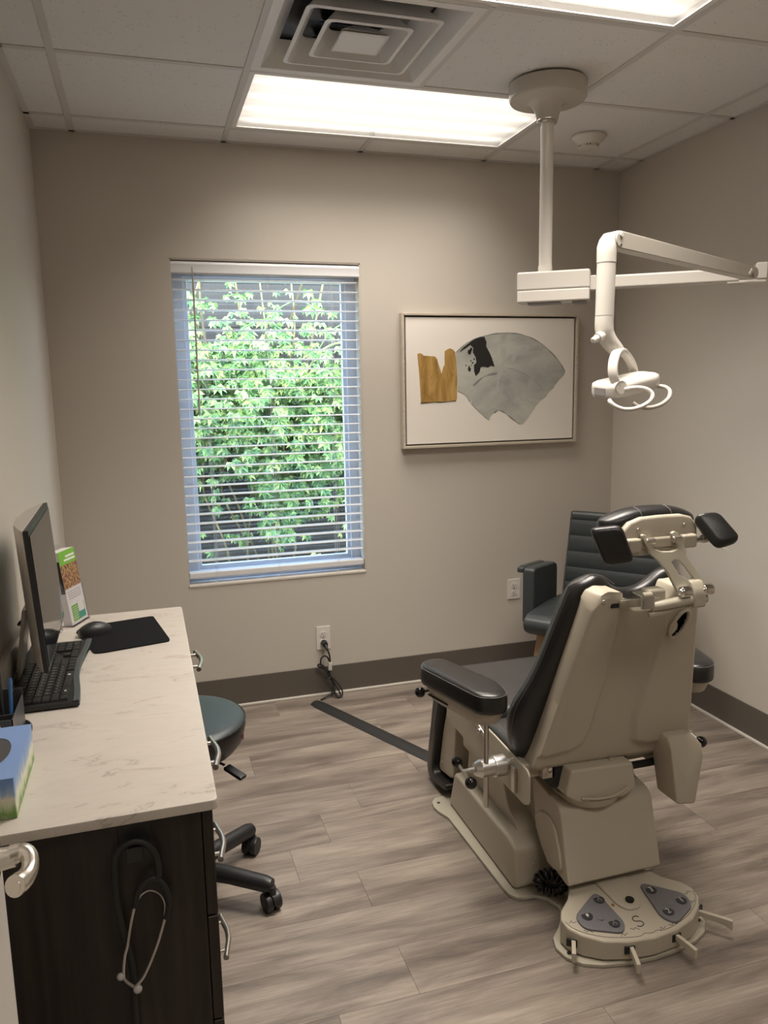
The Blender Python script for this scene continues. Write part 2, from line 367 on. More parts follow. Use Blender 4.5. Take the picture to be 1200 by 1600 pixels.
def struct(name, bm, m, parent=None, smooth=0):
    o = obj(name, bm, m, parent, smooth)
    if not parent: o['kind'] = 'structure'
    return o
def copy_to(o, loc=None, parent=None, rot=None):
    c = o.copy(); COL.objects.link(c)
    if parent: c.parent = parent
    if loc is not None: c.location = loc
    if rot is not None: c.rotation_euler = rot
    return c

# ================================================================== ROOM
struct('wall_left', box(XL-.12, XL, YF, YB+.14, 0, H+.1), 'wall')
struct('wall_right', box(XR, XR+.12, YF, YB+.14, 0, H+.1), 'wall')
struct('wall_front', box(XL-.12, XR+.12, YF-.12, YF, 0, H+.1), 'wall')
WX0, WX1, WZ0, WZ1 = .150, 1.004, .600, 2.071
struct('wall_back', py_([(XL-.12, 0), (XR+.12, 0), (XR+.12, H+.1), (XL-.12, H+.1)], YB, YB+.14, holes=[[(WX0, WZ0), (WX1, WZ0), (WX1, WZ1), (WX0, WZ1)]]), 'wall')
for nm, bb in (('baseboard_back', box(XL, XR, YB-.006, YB, .012, .145, .002)), ('baseboard_right', box(XR-.006, XR, YF, YB, .012, .145, .002)),
               ('baseboard_left', box(XL, XL+.006, 1.05, YB, .012, .145, .002))): struct(nm, bb, 'base')
struct('trim_1', box(XL, XR, YB-.016, YB, 0, .011, .003), 'white_trim', smooth=30)
struct('trim_2', box(XR-.016, XR, YF, YB, 0, .011, .003), 'white_trim', smooth=30)
struct('trim_3', box(XL, XL+.016, 1.05, YB, 0, .011, .003), 'white_trim', smooth=30)

# floor of vinyl planks
fl = struct('floor', box(XL-.12, XR+.12, YF-.12, YB+.14, -.06, -.004), 'floor_joint')
PW, PL, G = .178, 1.22, .0006
base_pl = box(-PL/2+G/2, PL/2-G/2, -PW/2+G/2, PW/2-G/2, -.0045, 0, .0003, 1)
known = {14: .665, 13: .51, 12: .37}
row0 = 2.52-14*PW
plk = None
for r in range(-8, 21):
    y0 = row0+r*PW
    if y0 > YB or y0+PW < YF: continue
    off = known.get(r, (r*.47+.13*(r % 3)) % PL)
    k = -3
    while True:
        a, b_ = off+k*PL, off+(k+1)*PL; k += 1
        if a > XR: break
        if b_ < XL: continue
        a2, b2 = max(a, XL), min(b_, XR); y1 = min(y0+PW, YB); yy = max(y0, YF)
        if b2-a2 < .02: continue
        if plk is None and b2-a2 > PL-.001 and y1-yy > PW-.001:
            plk = obj('plank', base_pl, 'floor', fl, 0); plk.location = ((a2+b2)/2, (yy+y1)/2, 0)
        elif plk is not None and b2-a2 > PL-.001 and y1-yy > PW-.001:
            copy_to(plk, ((a2+b2)/2, (yy+y1)/2, 0))
        else:
            w, d = (b2-a2)/2, (y1-yy)/2
            o = obj('plank', box(-w+G/2, w-G/2, -d+G/2, d-G/2, -.0045, 0, .0003, 1), 'floor', fl, 0); o.location = ((a2+b2)/2, (yy+y1)/2, 0)

# ceiling: slab above, tees and lay-in tiles
ce = struct('ceiling', box(XL-.12, XR+.12, YF-.12, YB+.14, H+.13, H+.2), 'dark')
TW = .0125
xs = [XL]+[TX+i*M for i in range(5)]+[XR]
ys = [YB]+[TY-i*M for i in range(9) if TY-i*M > YF]+[YF]
lights = []
def tile(x0, x1, y0, y1):
    o = obj('tile', box(-(x1-x0)/2+.001, (x1-x0)/2-.001, -(y1-y0)/2+.001, (y1-y0)/2-.001, 0, .014, .0015, 1), 'tile', ce, 0)
    o.location = ((x0+x1)/2, (y0+y1)/2, H+.002)
for j in range(len(ys)-1):
    y1, y0 = ys[j], ys[j+1]
    for i in range(len(xs)-1):
        x0, x1 = xs[i], xs[i+1]
        if j in (1, 3, 6) and i in (2, 3): continue       # troffer bays
        if j == 2 and i == 2: continue                     # diffuser bay
        tile(x0+TW*.6, x1-TW*.6, y0+TW*.6, y1-TW*.6)
nt_ = 4
for i, x in enumerate(xs[1:-1]):
    segs = [(YF, YB)]
    if i == 2: segs = [(ys[1], YB), (ys[3], ys[2]), (ys[6], ys[4]), (YF, ys[7])]
    for a, b_ in segs:
        struct('trim_%d' % nt_, box(x-TW, x+TW, a, b_, H-.001, H+.03, .0008, 1), 'tee'); nt_ += 1
for y in ys[1:-1]:
    for i in range(len(xs)-1):
        a = xs[i]+(TW if i else 0); b_ = xs[i+1]-(TW if i < len(xs)-2 else 0)
        struct('trim_%d' % nt_, box(a, b_, y-TW, y+TW, H-.001, H+.03, .0008, 1), 'tee'); nt_ += 1
for bb in (box(XL, XL+.022, YF, YB, H-.001, H+.012), box(XR-.022, XR, YF, YB, H-.001, H+.012), box(XL+.022, XR-.022, YB-.022, YB, H-.001, H+.012)):
    struct('trim_%d' % nt_, bb, 'tee'); nt_ += 1

def troffer(xc, yc, label, k=1.0):
    t = thing('ceiling_light', label, 'ceiling light', (xc, yc, H), 'recessed fluorescent panels')
    w, d = M-TW*.6, M/2-TW*.6
    fr = slab([(xc-w, yc-d, H), (xc+w, yc-d, H), (xc+w, yc+d, H), (xc-w, yc+d, H)], (0, 0, .004), holes=[[(xc-w+.022, yc-d+.022, H), (xc+w-.022, yc-d+.022, H), (xc+w-.022, yc+d-.022, H), (xc-w+.022, yc+d-.022, H)]])
    obj('frame', fr, 'white_metal', t, 0)
    obj('housing', box(xc-w+.005, xc+w-.005, yc-d+.005, yc+d-.005, H+.03, H+.09), 'white_metal', t, 0)
    ld = bpy.data.lights.new('tube_light', 'AREA'); ld.shape = 'RECTANGLE'; ld.size = 1.15; ld.size_y = .54; ld.energy = LAMP_W*k; ld.color = (1, .915, .82); ld.spread = math.radians(115)
    lo = bpy.data.objects.new('tube_light', ld); COL.objects.link(lo); lo.parent = t; lo.location = (0, 0, .024)
    obj('diffuser', box(xc-w+.021, xc+w-.021, yc-d+.021, yc+d-.021, H+.005, H+.008), 'lit', t, 0)
troffer(TX+2*M, TY-M/2, 'lit rectangular ceiling panel near the window wall, behind the air vent', .45)
troffer(TX+2*M, TY-2.5*M, 'lit rectangular ceiling panel cut off by the top of the photo')
troffer(TX+2*M, TY-5.5*M, 'added unseen ceiling panel behind the viewer, giving extra light', .45)  # invented panel out of view, added to brighten the room from behind the camera

# square air diffuser
vx, vy = TX+1.5*M, TY-1.5*M
v = thing('air_vent', 'square white ceiling air diffuser with nested louvre cones', 'vent', (vx, vy, H))
def sqring(prof, r=.02):
    rings = []
    for s, z in prof: rings.append([(vx+p[0], vy+p[1], H+z) for p in rrect(-s, s, -s, s, min(r, s*.3), 3)])
    return loft(rings, caps=False)
obj('outer_frame', sqring([(.296, .012), (.296, 0), (.274, 0), (.214, .066), (.210, .068), (.264, .002), (.268, -.002), (.297, -.002), (.297, .012)], .004), 'white_metal', v)
for s, z in ((.205, -.006), (.135, -.006)):
    obj('louvre', sqring([(s, z), (s-.012, z-.002), (s-.055, z+.062), (s-.052, z+.064), (s-.006, z+.006), (s, z)]), 'white_metal', v)
obj('centre_cone', loft([[(vx+p[0], vy+p[1], H+z) for p in rrect(-s, s, -s, s, min(.008, s*.3), 3)] for s, z in ((.074, -.008), (.070, -.010), (.034, .024), (.030, .026), (.030, .03), (.074, -.002))]), 'white_metal', v)
obj('duct', box(vx-.22, vx+.22, vy-.22, vy+.22, H+.075, H+.12, .01), 'foil', v)
for a in (-.12, .02, .13):
    obj('damper_blade', slab([(vx-.12, vy+a, H+.05), (vx+.12, vy+a, H+.05), (vx+.10, vy+a+.045, H+.072), (vx-.10, vy+a+.045, H+.072)], (0, 0, .002)), 'foil', v)
obj('centre_bolt', cyl((vx, vy, H+.02), (vx, vy, H+.028), .006), 'steel', v)

# smoke detector
sx, sy = 1.915, 3.135
s = thing('smoke_detector', 'round white smoke detector on the ceiling beyond the lamp pole', 'smoke detector', (sx, sy, H))
obj('housing', lathe([(.001, H), (.072, H), (.074, H-.008), (.066, H-.018), (.050, H-.030), (.044, H-.036), (.044, H-.050), (.036, H-.054), (.001, H-.054)], (sx, sy, 0)), 'lampwhite', s)
for a in [k*PI/3 for k in range(6)]: obj('vent_slot', slab([(sx+math.cos(a-.2)*.0446, sy+math.sin(a-.2)*.0446, H-.046), (sx+math.cos(a+.2)*.0446, sy+math.sin(a+.2)*.0446, H-.046), (sx+math.cos(a+.2)*.0446, sy+math.sin(a+.2)*.0446, H-.041), (sx+math.cos(a-.2)*.0446, sy+math.sin(a-.2)*.0446, H-.041)], (.0004, .0004, 0)), 'dark', s, 0)

# ================================================================== WINDOW AND BLIND
wn = struct('window_1', py_([(WX0, WZ0), (WX1, WZ0), (WX1, WZ1), (WX0, WZ1)], YB+.085, YB+.135, .003, holes=[[(.205, .665), (.952, .665), (.952, 2.005), (.205, 2.005)]]), 'vinyl_frame', smooth=30)
obj('sash', py_([(.205, .665), (.952, .665), (.952, 2.005), (.205, 2.005)], YB+.095, YB+.12, .002, holes=[[(.222, .684), (.934, .684), (.934, 1.988), (.222, 1.988)]]), 'vinyl_frame', wn)
obj('glass', box(.220, .936, YB+.104, YB+.108, .682, 1.99), 'glass', wn, 0)
obj('window_stool', box(WX0+.001, WX1-.001, YB-.004, YB+.084, WZ0, WZ0+.014, .004), 'white_trim', wn)
for bb in (box(WX0, WX0+.006, YB+.002, YB+.085, WZ0+.014, WZ1), box(WX1-.006, WX1, YB+.002, YB+.085, WZ0+.014, WZ1), box(WX0, WX1, YB+.002, YB+.085, WZ1-.006, WZ1)):
    obj('reveal_lining', bb, 'wall', wn, 0)

BY = YB+.036
bl = thing('window_blind', 'white horizontal slatted blind hung inside the window opening', 'window blind', ((WX0+WX1)/2, BY, WZ0+.02))
BX0, BX1 = WX0+.008, WX1-.008
obj('headrail', box(BX0, BX1, BY-.02, BY+.028, 2.022, 2.064, .003), 'blind', bl)
obj('valance', px_([(YB+.004, 2.006), (YB+.000, 2.012), (YB+.002, 2.030), (YB+.000, 2.048), (YB+.005, 2.058), (YB+.013, 2.060), (YB+.013, 2.006)], WX0+.003, WX1-.003, .001, 1), 'blind', bl)
SL0, SLn, dz = 1.987, 30, .0436
sl = None
for k in range(SLn):
    z = SL0-k*dz
    if sl is None:
        prof = [(-.025, -.0022), (-.012, .0006), (0, .0014), (.012, .0006), (.025, -.0022)]
        pts = [(y+BY, z+dy+.0014) for y, dy in prof]+[(y+BY, z+dy-.0014) for y, dy in prof[::-1]]
        sl = obj('slat', px_(pts, BX0+.002, BX1-.002), 'blind', bl, 40)
    else:
        c = copy_to(sl); c.location = (0, 0, -k*dz)
obj('bottom_rail', box(BX0, BX1, BY-.026, BY+.026, .640, .668, .005), 'blind', bl)
for x in (.282, .574, .864):
    lad = []
    for dy in (-.026, .026): lad.append(cyl((x, BY+dy, .65), (x, BY+dy, 2.03), .0007, seg=5))
    for dy in (-.0265, .0265): lad.append(cyl((x+.008, BY+dy, .65), (x+.008, BY+dy, 2.03), .0005, seg=5))
    obj('ladder_cord', join(*lad), 'cord', bl)
    obj('cord_tail', tube([(x, BY-.028, .64), (x+.004, BY-.034, .628), (x-.008, BY-.04, .622), (x+.008, BY-.04, .617)], .0008, 5, 6), 'cord', bl)
obj('tilt_wand', join(cyl((.246, YB-.004, 2.00), (.243, YB-.006, 1.39), .0042, seg=8, bev=.001), tube([(.246, YB+.002, 2.035), (.246, YB-.004, 2.025), (.246, YB-.004, 1.998)], .0015, 4, 6)), 'wand', bl)

# ================================================================== OUTSIDE
own(obj('garden_ground', box(-4, 6, YB+.16, 9, -.05, 0.02), 'ground', None, 0), 'pale gravel ground outside the window', 'ground')
bpy.data.objects['garden_ground']['kind'] = 'structure'
fe = thing('garden_fence', 'dark horizontal board fence behind the vines outside', 'fence', (.6, 6.0, 0))
fb = None
for k in range(20):
    if fb is None: fb = obj('board', box(-2.2, 3.4, 6.0, 6.03, .04, .207, .004, 1), 'fence', fe, 0)
    else: c = copy_to(fb); c.location = (0, (k % 2)*.004, k*.16)
for x in (-1.6, .2, 2.0): obj('post', box(x-.05, x+.05, 6.03, 6.12, .02, 3.3), 'fence', fe, 0)
def leaf_mesh(bm, M4, s):
    for a in (-1.25, -.62, 0, .62, 1.25):
        L = s*(1 if a == 0 else .92 if abs(a) < 1 else .7); w = s*.2
        d = Vector((math.sin(a), -math.cos(a), 0)); n = Vector((d.y, -d.x, 0))
        P = [Vector((0, 0, 0)), d*L*.45+n*w+Vector((0, 0, .12*s)), d*L+Vector((0, 0, -.12*s)), d*L*.45-n*w+Vector((0, 0, .12*s))]
        vs_ = [bm.verts.new(M4 @ p) for p in P]; bm.faces.new((vs_[0], vs_[1], vs_[2])); bm.faces.new((vs_[0], vs_[2], vs_[3]))
def leaf_rot(): return Matrix.Rotation(random.uniform(-.5, .5), 4, 'Z') @ Matrix.Rotation(math.radians(random.uniform(25, 85)), 4, 'X') @ Matrix.Rotation(random.uniform(-.6, .6), 4, 'Y')
vine = thing('climbing_vine', 'dense bright green climbing vine on the fence outside the window', 'vine', (.7, 5.6, .02))
def dens(x, z):
    e = math.sin(x*3.1+1)*.25+math.sin(x*7+2)*.12
    top = 1.80+e*.5; low = .98+.22*math.sin(x*5)+.12*math.sin(x*13)
    if z > top: return max(0, .30-.45*(z-top))
    if z < low: return max(.05, .55-1.2*(low-z))
    return 1.
pr = bmesh.new(); leaf_mesh(pr, Matrix.Identity(4), .075); lf0 = obj('leaf', pr, 'leaf', vine, 0, raw=True)
for v_ in lf0.data.vertices: v_.co = v_.co+vine.location
cnt = 1; lf0.location = Vector((.55, 5.0, 1.35))-vine.location; lf0.rotation_euler = leaf_rot().to_euler()
while cnt < 280:
    x, z = random.uniform(-.1, 1.75), random.uniform(.2, 2.4)
    if random.random() > dens(x, z): continue
    c = copy_to(lf0, Vector((x, random.uniform(5.02, 5.25), z))-vine.location, None, leaf_rot().to_euler()); q = random.uniform(.7, 1.35); c.scale = (q, q, q); cnt += 1
bm = bmesh.new(); cnt = 0
while cnt < 6500:
    x, z = random.uniform(-1.0, 2.6), random.uniform(.02, 3.0)
    if random.random() > dens(x, z)**1.3: continue
    y = random.uniform(5.25, 5.95)
    leaf_mesh(bm, Matrix.Translation((x, y, z)) @ leaf_rot(), random.uniform(.04, .085)); cnt += 1
o = obj('foliage', bm, 'leaf', vine, 0); o['kind'] = 'stuff'
for k in range(12):
    x = random.uniform(-.2, 1.8); P = [(x, 5.6, .02)]
    for i in range(1, 7): P.append((P[-1][0]+random.uniform(-.15, .15), random.uniform(5.35, 5.8), i*.38))
    obj('stem', tube(P, .008, 4, 5), 'stem', vine)
for k in range(6):
    x, z = random.uniform(.5, 1.5), random.uniform(1.6, 1.9)
    obj('tendril', tube([(x, 5.1, z), (x+.1, 5.05, z+.14), (x+.24, 5.03, z+.19), (x+.36, 5.03, z+.12)], .004, 5, 5), 'leaf', vine)
bm = bmesh.new()
for k in range(2600):
    x, y = random.uniform(.75, 2.6), random.uniform(4.2, 4.8); h = random.uniform(.06, .22); a = random.uniform(0, PI); w = .005
    dx, dy = math.cos(a)*w, math.sin(a)*w; lx, ly = random.uniform(-.05, .05), random.uniform(-.05, .05)
    vs_ = [bm.verts.new(p) for p in ((x-dx, y-dy, .02), (x+dx, y+dy, .02), (x+lx, y+ly, .02+h))]; bm.faces.new(vs_)
g = own(obj('grass', bm, 'grass', None, 0), 'short green grass growing at the foot of the vine outside', 'grass'); g['kind'] = 'stuff'

# ================================================================== ART
ar = thing('framed_painting', 'white abstract painting with gold block and grey fan in pale wood frame', 'painting', (1.66, YB, 1.21))
A0, A1, B0, B1, AY = 1.192, 2.138, 1.205, 1.848, YB-.040
def fpiece(pts): return py_(pts, AY, YB-.001, .0015, 1)
t_ = .013
for pts in ([(A0, B1), (A1, B1), (A1-t_, B1-t_), (A0+t_, B1-t_)], [(A0, B0), (A1, B0), (A1-t_, B0+t_), (A0+t_, B0+t_)],
            [(A0, B0), (A0, B1), (A0+t_, B1-t_), (A0+t_, B0+t_)], [(A1, B0), (A1, B1), (A1-t_, B1-t_), (A1-t_, B0+t_)]):
    obj('frame_side', fpiece(pts), 'frame', ar)
obj('backing', box(A0+t_, A1-t_, YB-.014, YB-.002, B0+t_, B1-t_), 'gap', ar, 0)
obj('canvas', box(A0+.021, A1-.021, AY+.008, YB-.014, B0+.020, B1-.020, .002), 'canvas', ar)
CY = AY+.008
fan = [(1.469,1.665),(1.497,1.689),(1.526,1.709),(1.558,1.724),(1.591,1.736),(1.667,1.753),(1.743,1.758),(1.819,1.751),(1.898,1.724),(1.94,1.70),(1.977,1.672),(2.01,1.645),(2.038,1.614),(2.056,1.59),(2.070,1.566),(2.065,1.548),(2.035,1.522),(2.011,1.496),(2.006,1.483),(1.98,1.465),(1.957,1.435),(1.932,1.422),(1.905,1.395),(1.893,1.375),(1.86,1.333),(1.834,1.305),(1.815,1.303),(1.79,1.322),(1.765,1.343),(1.745,1.36),(1.726,1.370),(1.697,1.380),(1.673,1.367),(1.655,1.35),(1.647,1.329),(1.628,1.342),(1.611,1.356),(1.58,1.382),(1.554,1.409),(1.551,1.427),(1.540,1.422),(1.526,1.449),(1.515,1.462),(1.498,1.466),(1.478,1.475)]
obj('painted_fan', py_(fan, CY-.0006, CY+.001), 'fan', ar, 0)
def stroke(P, w, m, name, y=.0012):
    P = catmull([(p[0], 0, p[1]) for p in P], 5); up, lo = [], []
    for i, p in enumerate(P):
        d = (P[min(i+1, len(P)-1)]-P[max(i-1, 0)]).normalized(); n = Vector((-d.z, 0, d.x)); ww = w*(.6+.4*math.sin(i*.9))
        up.append((p.x+n.x*ww, p.z+n.z*ww)); lo.append((p.x-n.x*ww, p.z-n.z*ww))
    obj(name, join(*[py_([up[i], up[i+1], lo[i+1], lo[i]], CY-y, CY-y+.0005) for i in range(len(up)-1)]), m, ar, 0)
stroke([(1.472,1.663),(1.526,1.706),(1.591,1.733),(1.667,1.750),(1.743,1.755),(1.819,1.748),(1.898,1.721),(1.977,1.669),(2.036,1.611),(2.067,1.566)], .003, 'fan_edge', 'fan_outline')
stroke([(1.478,1.477),(1.498,1.468),(1.526,1.451),(1.554,1.411),(1.611,1.358),(1.645,1.331)], .0012, 'fan_edge', 'fan_outline')
stroke([(1.673,1.367),(1.697,1.378),(1.726,1.368),(1.765,1.341),(1.815,1.304)], .0035, 'fan_edge', 'fan_outline')
stroke([(1.74,1.585),(1.80,1.572),(1.86,1.545),(1.92,1.50),(1.95,1.46)], .0009, 'fan_edge', 'fan_outline')
stroke([(1.72,1.69),(1.725,1.62),(1.70,1.55),(1.69,1.47)], .016, 'fan_light', 'pale_brush_mark', .0009)
stroke([(1.56,1.50),(1.62,1.545),(1.69,1.56)], .006, 'fan_edge', 'grey_brush_mark', .0009)
stroke([(1.77,1.62),(1.80,1.66),(1.85,1.68)], .012, 'fan_light', 'pale_brush_mark', .0009)
gold = [(1.271,1.656),(1.282,1.66),(1.294,1.656),(1.303,1.648),(1.33,1.646),(1.361,1.644),(1.372,1.63),(1.376,1.612),(1.381,1.599),(1.390,1.575),(1.394,1.561),(1.402,1.590),(1.411,1.606),(1.410,1.64),(1.411,1.668),(1.424,1.677),(1.439,1.682),(1.455,1.675),(1.466,1.662),(1.471,1.615),(1.475,1.52),(1.473,1.437),(1.465,1.429),(1.38,1.427),(1.287,1.420),(1.283,1.50),(1.278,1.58)]
obj('gold_block', py_(gold, CY-.0016, CY), 'gold', ar, 0)
stroke([(1.284,1.423),(1.34,1.427),(1.40,1.425),(1.468,1.431)], .002, 'blackpaint', 'dark_edge', .002)
blk = [(1.489,1.665),(1.51,1.688),(1.536,1.706),(1.555,1.718),(1.573,1.727),(1.60,1.735),(1.620,1.736),(1.631,1.711),(1.629,1.69),(1.645,1.665),(1.658,1.639),(1.668,1.612),(1.675,1.592),(1.655,1.598),(1.639,1.588),(1.615,1.594),(1.600,1.590),(1.594,1.567),(1.583,1.556),(1.573,1.548),(1.565,1.572),(1.564,1.601),(1.578,1.614),(1.573,1.639),(1.559,1.661),(1.560,1.684),(1.545,1.698),(1.526,1.686),(1.508,1.676)]
obj('black_block', py_(blk, CY-.0018, CY), 'blackpaint', ar, 0)
dr = [py_([(x+r*q*math.cos(a), z+r*1.3*math.sin(a)) for a, q in [(i*PI/5, random.uniform(.7, 1.1)) for i in range(10)]], CY-.0016, CY) for x, z, r in ((1.541,1.664,.010),(1.549,1.677,.007),(1.541,1.580,.008),(1.538,1.593,.004),(1.522,1.60,.003),(1.548,1.622,.003),(1.557,1.612,.004),(1.565,1.63,.004),(1.53,1.585,.002),(1.55,1.60,.0025))]
obj('paint_spatter', join(*dr), 'blackpaint', ar, 0)

# ================================================================== OUTLETS
def outlet(x0, x1, z0, z1, label, cord=False):
    xc, zc = (x0+x1)/2, (z0+z1)/2; Y = YB
    t = thing('wall_outlet', label, 'outlet', (xc, Y, z0))
    obj('cover_plate', box(x0, x1, Y-.006, Y-.0005, z0, z1, .0025), 'outlet', t)
    obj('screw', cyl((xc, Y-.0075, zc), (xc, Y-.005, zc), .0028, seg=10), 'steel', t)
    for s_ in (1, -1):
        c = zc+s_*.020
        f = [(xc+.0165*math.cos(a), c+max(-.0135, min(.0135, .0168*math.sin(a)))) for a in [i*2*PI/24 for i in range(24)]]
        r = obj('receptacle', py_(f, Y-.0082, Y-.005), 'outlet', t)
        if cord and s_ < 0: continue
        obj('slots', join(box(xc-.0075, xc-.0052, Y-.0087, Y-.008, c-.001, c+.0065), box(xc+.0052, xc+.0072, Y-.0087, Y-.008, c, c+.0065),
            cyl((xc, Y-.0087, c-.0065), (xc, Y-.008, c-.0065), .0026, seg=8)), 'dark', r, 0)
outlet(.740, .810, .233, .352, 'white duplex wall outlet below the window with a black plug in it')
outlet(1.769, 1.842, .387, .495, 'white duplex wall outlet beside the grey armchair, nothing plugged in', False)

# power cord and floor cover
pc = thing('power_cord', 'black power cord plugged in below the window, bundled in loops on the wall', 'power cord', (.79, 3.55, 0))
obj('plug', join(cyl((.775, YB-.009, .270), (.777, YB-.040, .266), .0165, .014, 16, .003), cyl((.777, YB-.04, .266), (.780, YB-.058, .250), .010, .006, 12, .002)), 'black_plastic', pc)
obj('cable', join(tube([(.780, YB-.056, .252), (.790, YB-.055, .225), (.796, YB-.045, .188), (.793, YB-.04, .140), (.792, YB-.04, .10)], .004, 6, 8),
    tube([(.792,YB-.04,.185),(.784,YB-.04,.205),(.768,YB-.04,.212),(.752,YB-.04,.198),(.753,YB-.04,.165),(.775,YB-.045,.135),(.793,YB-.04,.10),(.808,YB-.045,.07),(.812,YB-.05,.03),(.798,YB-.06,.012)], .004, 6, 8),
    tube([(.79,YB-.035,.125),(.760,YB-.035,.148),(.738,YB-.035,.163),(.745,YB-.035,.172),(.768,YB-.035,.155),(.795,YB-.04,.110),(.825,YB-.05,.075),(.848,YB-.06,.035),(.845,YB-.07,.010),(.825,YB-.075,.006),(.808,YB-.065,.025),(.800,YB-.05,.07)], .004, 6, 8),
    tube([(.798,YB-.045,.10),(.822,YB-.055,.055),(.838,YB-.065,.018),(.828,YB-.07,.008),(.812,YB-.06,.03),(.803,YB-.045,.08)], .004, 6, 8),
    tube([(.800, YB-.05, .05), (.795, YB-.06, .02), (.770, YB-.06, .010), (.738, YB-.075, .005)], .004, 6, 8)), 'rubber', pc)
obj('tie_wrap', tube([(.775, YB-.052, .100), (.79, YB-.055, .104), (.806, YB-.05, .100), (.806, YB-.035, .098), (.79, YB-.032, .098), (.776, YB-.038, .098)], .002, 4, 6, closed=True), 'black_plastic', pc)
obj('tape_tag', box(.786, .804, YB-.052, YB-.034, .139, .178, .002), 'strap', pc, label='clear grey tape around the cord')
A_, B_ = Vector((.705, 3.50, 0)), Vector((1.168, 2.503, 0)); d_ = (B_-A_).normalized(); n_ = Vector((-d_.y, d_.x, 0))
rings = []
for t in [i/24 for i in range(25)]:
    p = A_.lerp(B_, t); ww = .036 if t > .03 else .028
    rings.append([p+n_*ww*u+Vector((0, 0, .0008+.011*max(0, 1-u*u)**.8)) for u in (-1, -.75, -.5, -.25, 0, .25, .5, .75, 1)]+[p+n_*ww+Vector((0, 0, .0002)), p-n_*ww+Vector((0, 0, .0002))])
own(obj('cord_cover', loft(rings), 'rubber', None, 50), 'flat black rubber cord cover lying across the floor to the exam chair', 'cord cover')

# ================================================================== DESK
CX0, CX1, CYN, CYF, CT = XL, .082, 1.290, 2.575, .800
own(obj('countertop', join(pz_(rrect(CX0, CX1, CYN, CYF, .012), CT-.020, CT, .004, 2)), 'stone', None), 'white veined stone countertop along the left wall', 'countertop')
bpy.data.objects['countertop'].name = 'countertop'
own(obj('backsplash', box(XL, XL+.018, CYN, CYF, CT+.0005, CT+.085, .002), 'stone', None), 'low white stone backsplash on the left wall behind the monitor', 'backsplash')
PY0, PY1 = 1.312, 1.86
cb = thing('drawer_cabinet', 'dark brown laminate cabinet with three drawers under the white countertop', 'cabinet', (-.15, 1.6, 0))
obj('carcass', join(box(XL+.002, .052, PY0, PY0+.018, .0, CT-.020), box(XL+.002, .052, PY1-.018, PY1, .0, CT-.020), box(XL+.002, XL+.014, PY0+.018, PY1-.018, .0, CT-.020), box(XL+.014, .052, PY0+.018, PY1-.018, .05, .066), box(XL+.014, .052, PY0+.018, PY1-.018, CT-.04, CT-.020)), 'darkwood', cb, 0)
obj('toe_kick', box(0, .012, PY0+.018, PY1-.018, 0, .05), 'darkwood', cb, 0)
def pull(par, x, yc, z, L=.128):
    a, b_ = yc-L/2, yc+L/2
    r = obj('handle', join(tube([(x+.030, a-.012, z), (x+.034, a+.01, z), (x+.041, yc-.02, z), (x+.042, yc, z), (x+.041, yc+.02, z), (x+.034, b_-.01, z), (x+.030, b_+.012, z)]  , .0068, 5, 12),
        cyl((x, a+.014, z), (x+.034, a+.014, z), .0045, seg=10), cyl((x, b_-.014, z), (x+.034, b_-.014, z), .0045, seg=10)), 'nickel', par, label='brushed nickel bow handle')
for z0, z1, hz in ((.566, .776, .684), (.352, .562, .462), (.055, .348, .215)):
    d = obj('drawer', box(.0535, .0725, PY0-.000, PY1, z0, z1, .0012, 1), 'darkwood', cb, 0); pull(d, .0725, 1.715, hz)
kn = thing('desk_apron', 'dark laminate drawer front under the far half of the counter', 'drawer', (-.1, 2.3, .68))
kd = obj('drawer_front', box(.0535, .0725, PY1+.004, CYF-.014, .672, .776, .0012, 1), 'darkwood', kn, 0); pull(kd, .0725, 2.20, .738)
obj('drawer_box', box(XL+.06, .052, PY1+.02, CYF-.04, .69, .775), 'darkwood', kn, 0)
own(obj('side_panel', box(XL+.002, .052, CYF-.035, CYF-.014, 0, CT-.020), 'darkwood', None, 0), 'dark laminate end panel carrying the far end of the counter', 'panel')

# --- stethoscope with hook on the cabinet end
Y0 = PY0
hk = thing('wall_hook', 'black adhesive hook on the cabinet end under the counter', 'hook', (-.06, Y0, .72))
obj('hook_plate', box(-.087, -.034, Y0-.004, Y0-.0003, .735, .778, .001), 'black_plastic', hk)
obj('hook_lip', join(cyl((-.062, Y0-.002, .728), (-.062, Y0-.030, .728), .012, seg=16, bev=.002), box(-.076, -.048, Y0-.034, Y0-.028, .716, .742, .003)), 'black_plastic', hk)
st = thing('stethoscope', 'black stethoscope with silver ear tubes hanging on the dark cabinet end', 'stethoscope', (-.06, Y0-.02, .45))
yy = Y0-.020
def P3(l, y=yy): return [(x, y, z) for x, z in l]
obj('tubing', join(tube(P3([(-.081, .30), (-.081, .40), (-.081, .444), (-.080, .497), (-.083, .54), (-.091, .584), (-.097, .648), (-.097, .699), (-.093, .726), (-.080, .741), (-.062, .7465), (-.046, .741), (-.034, .728), (-.027, .710), (-.025, .683), (-.030, .668)]), .0058, 6, 10),
    tube(P3([(-.068, .625), (-.062, .650), (-.048, .668), (-.030, .671), (-.016, .650), (-.011, .622), (-.018, .592)]), .0052, 6, 10)), 'rubber', st)
obj('ear_tube', tube([(-.068, yy, .630), (-.077, yy, .596), (-.084, yy-.012, .566), (-.090, yy-.013, .546), (-.094, yy-.012, .514), (-.092, yy-.012, .498), (-.080, yy-.013, .484)], .0028, 6, 8), 'steel', st)
obj('ear_tube', tube([(-.019, yy, .596), (-.037, yy-.008, .548), (-.060, yy-.014, .503), (-.076, yy-.016, .486)], .0028, 6, 8), 'steel', st)
obj('leaf_spring', tube(P3([(-.066, .628), (-.057, .645), (-.042, .651), (-.026, .640), (-.019, .620), (-.021, .597)]), .0014, 6, 8), 'steel', st)
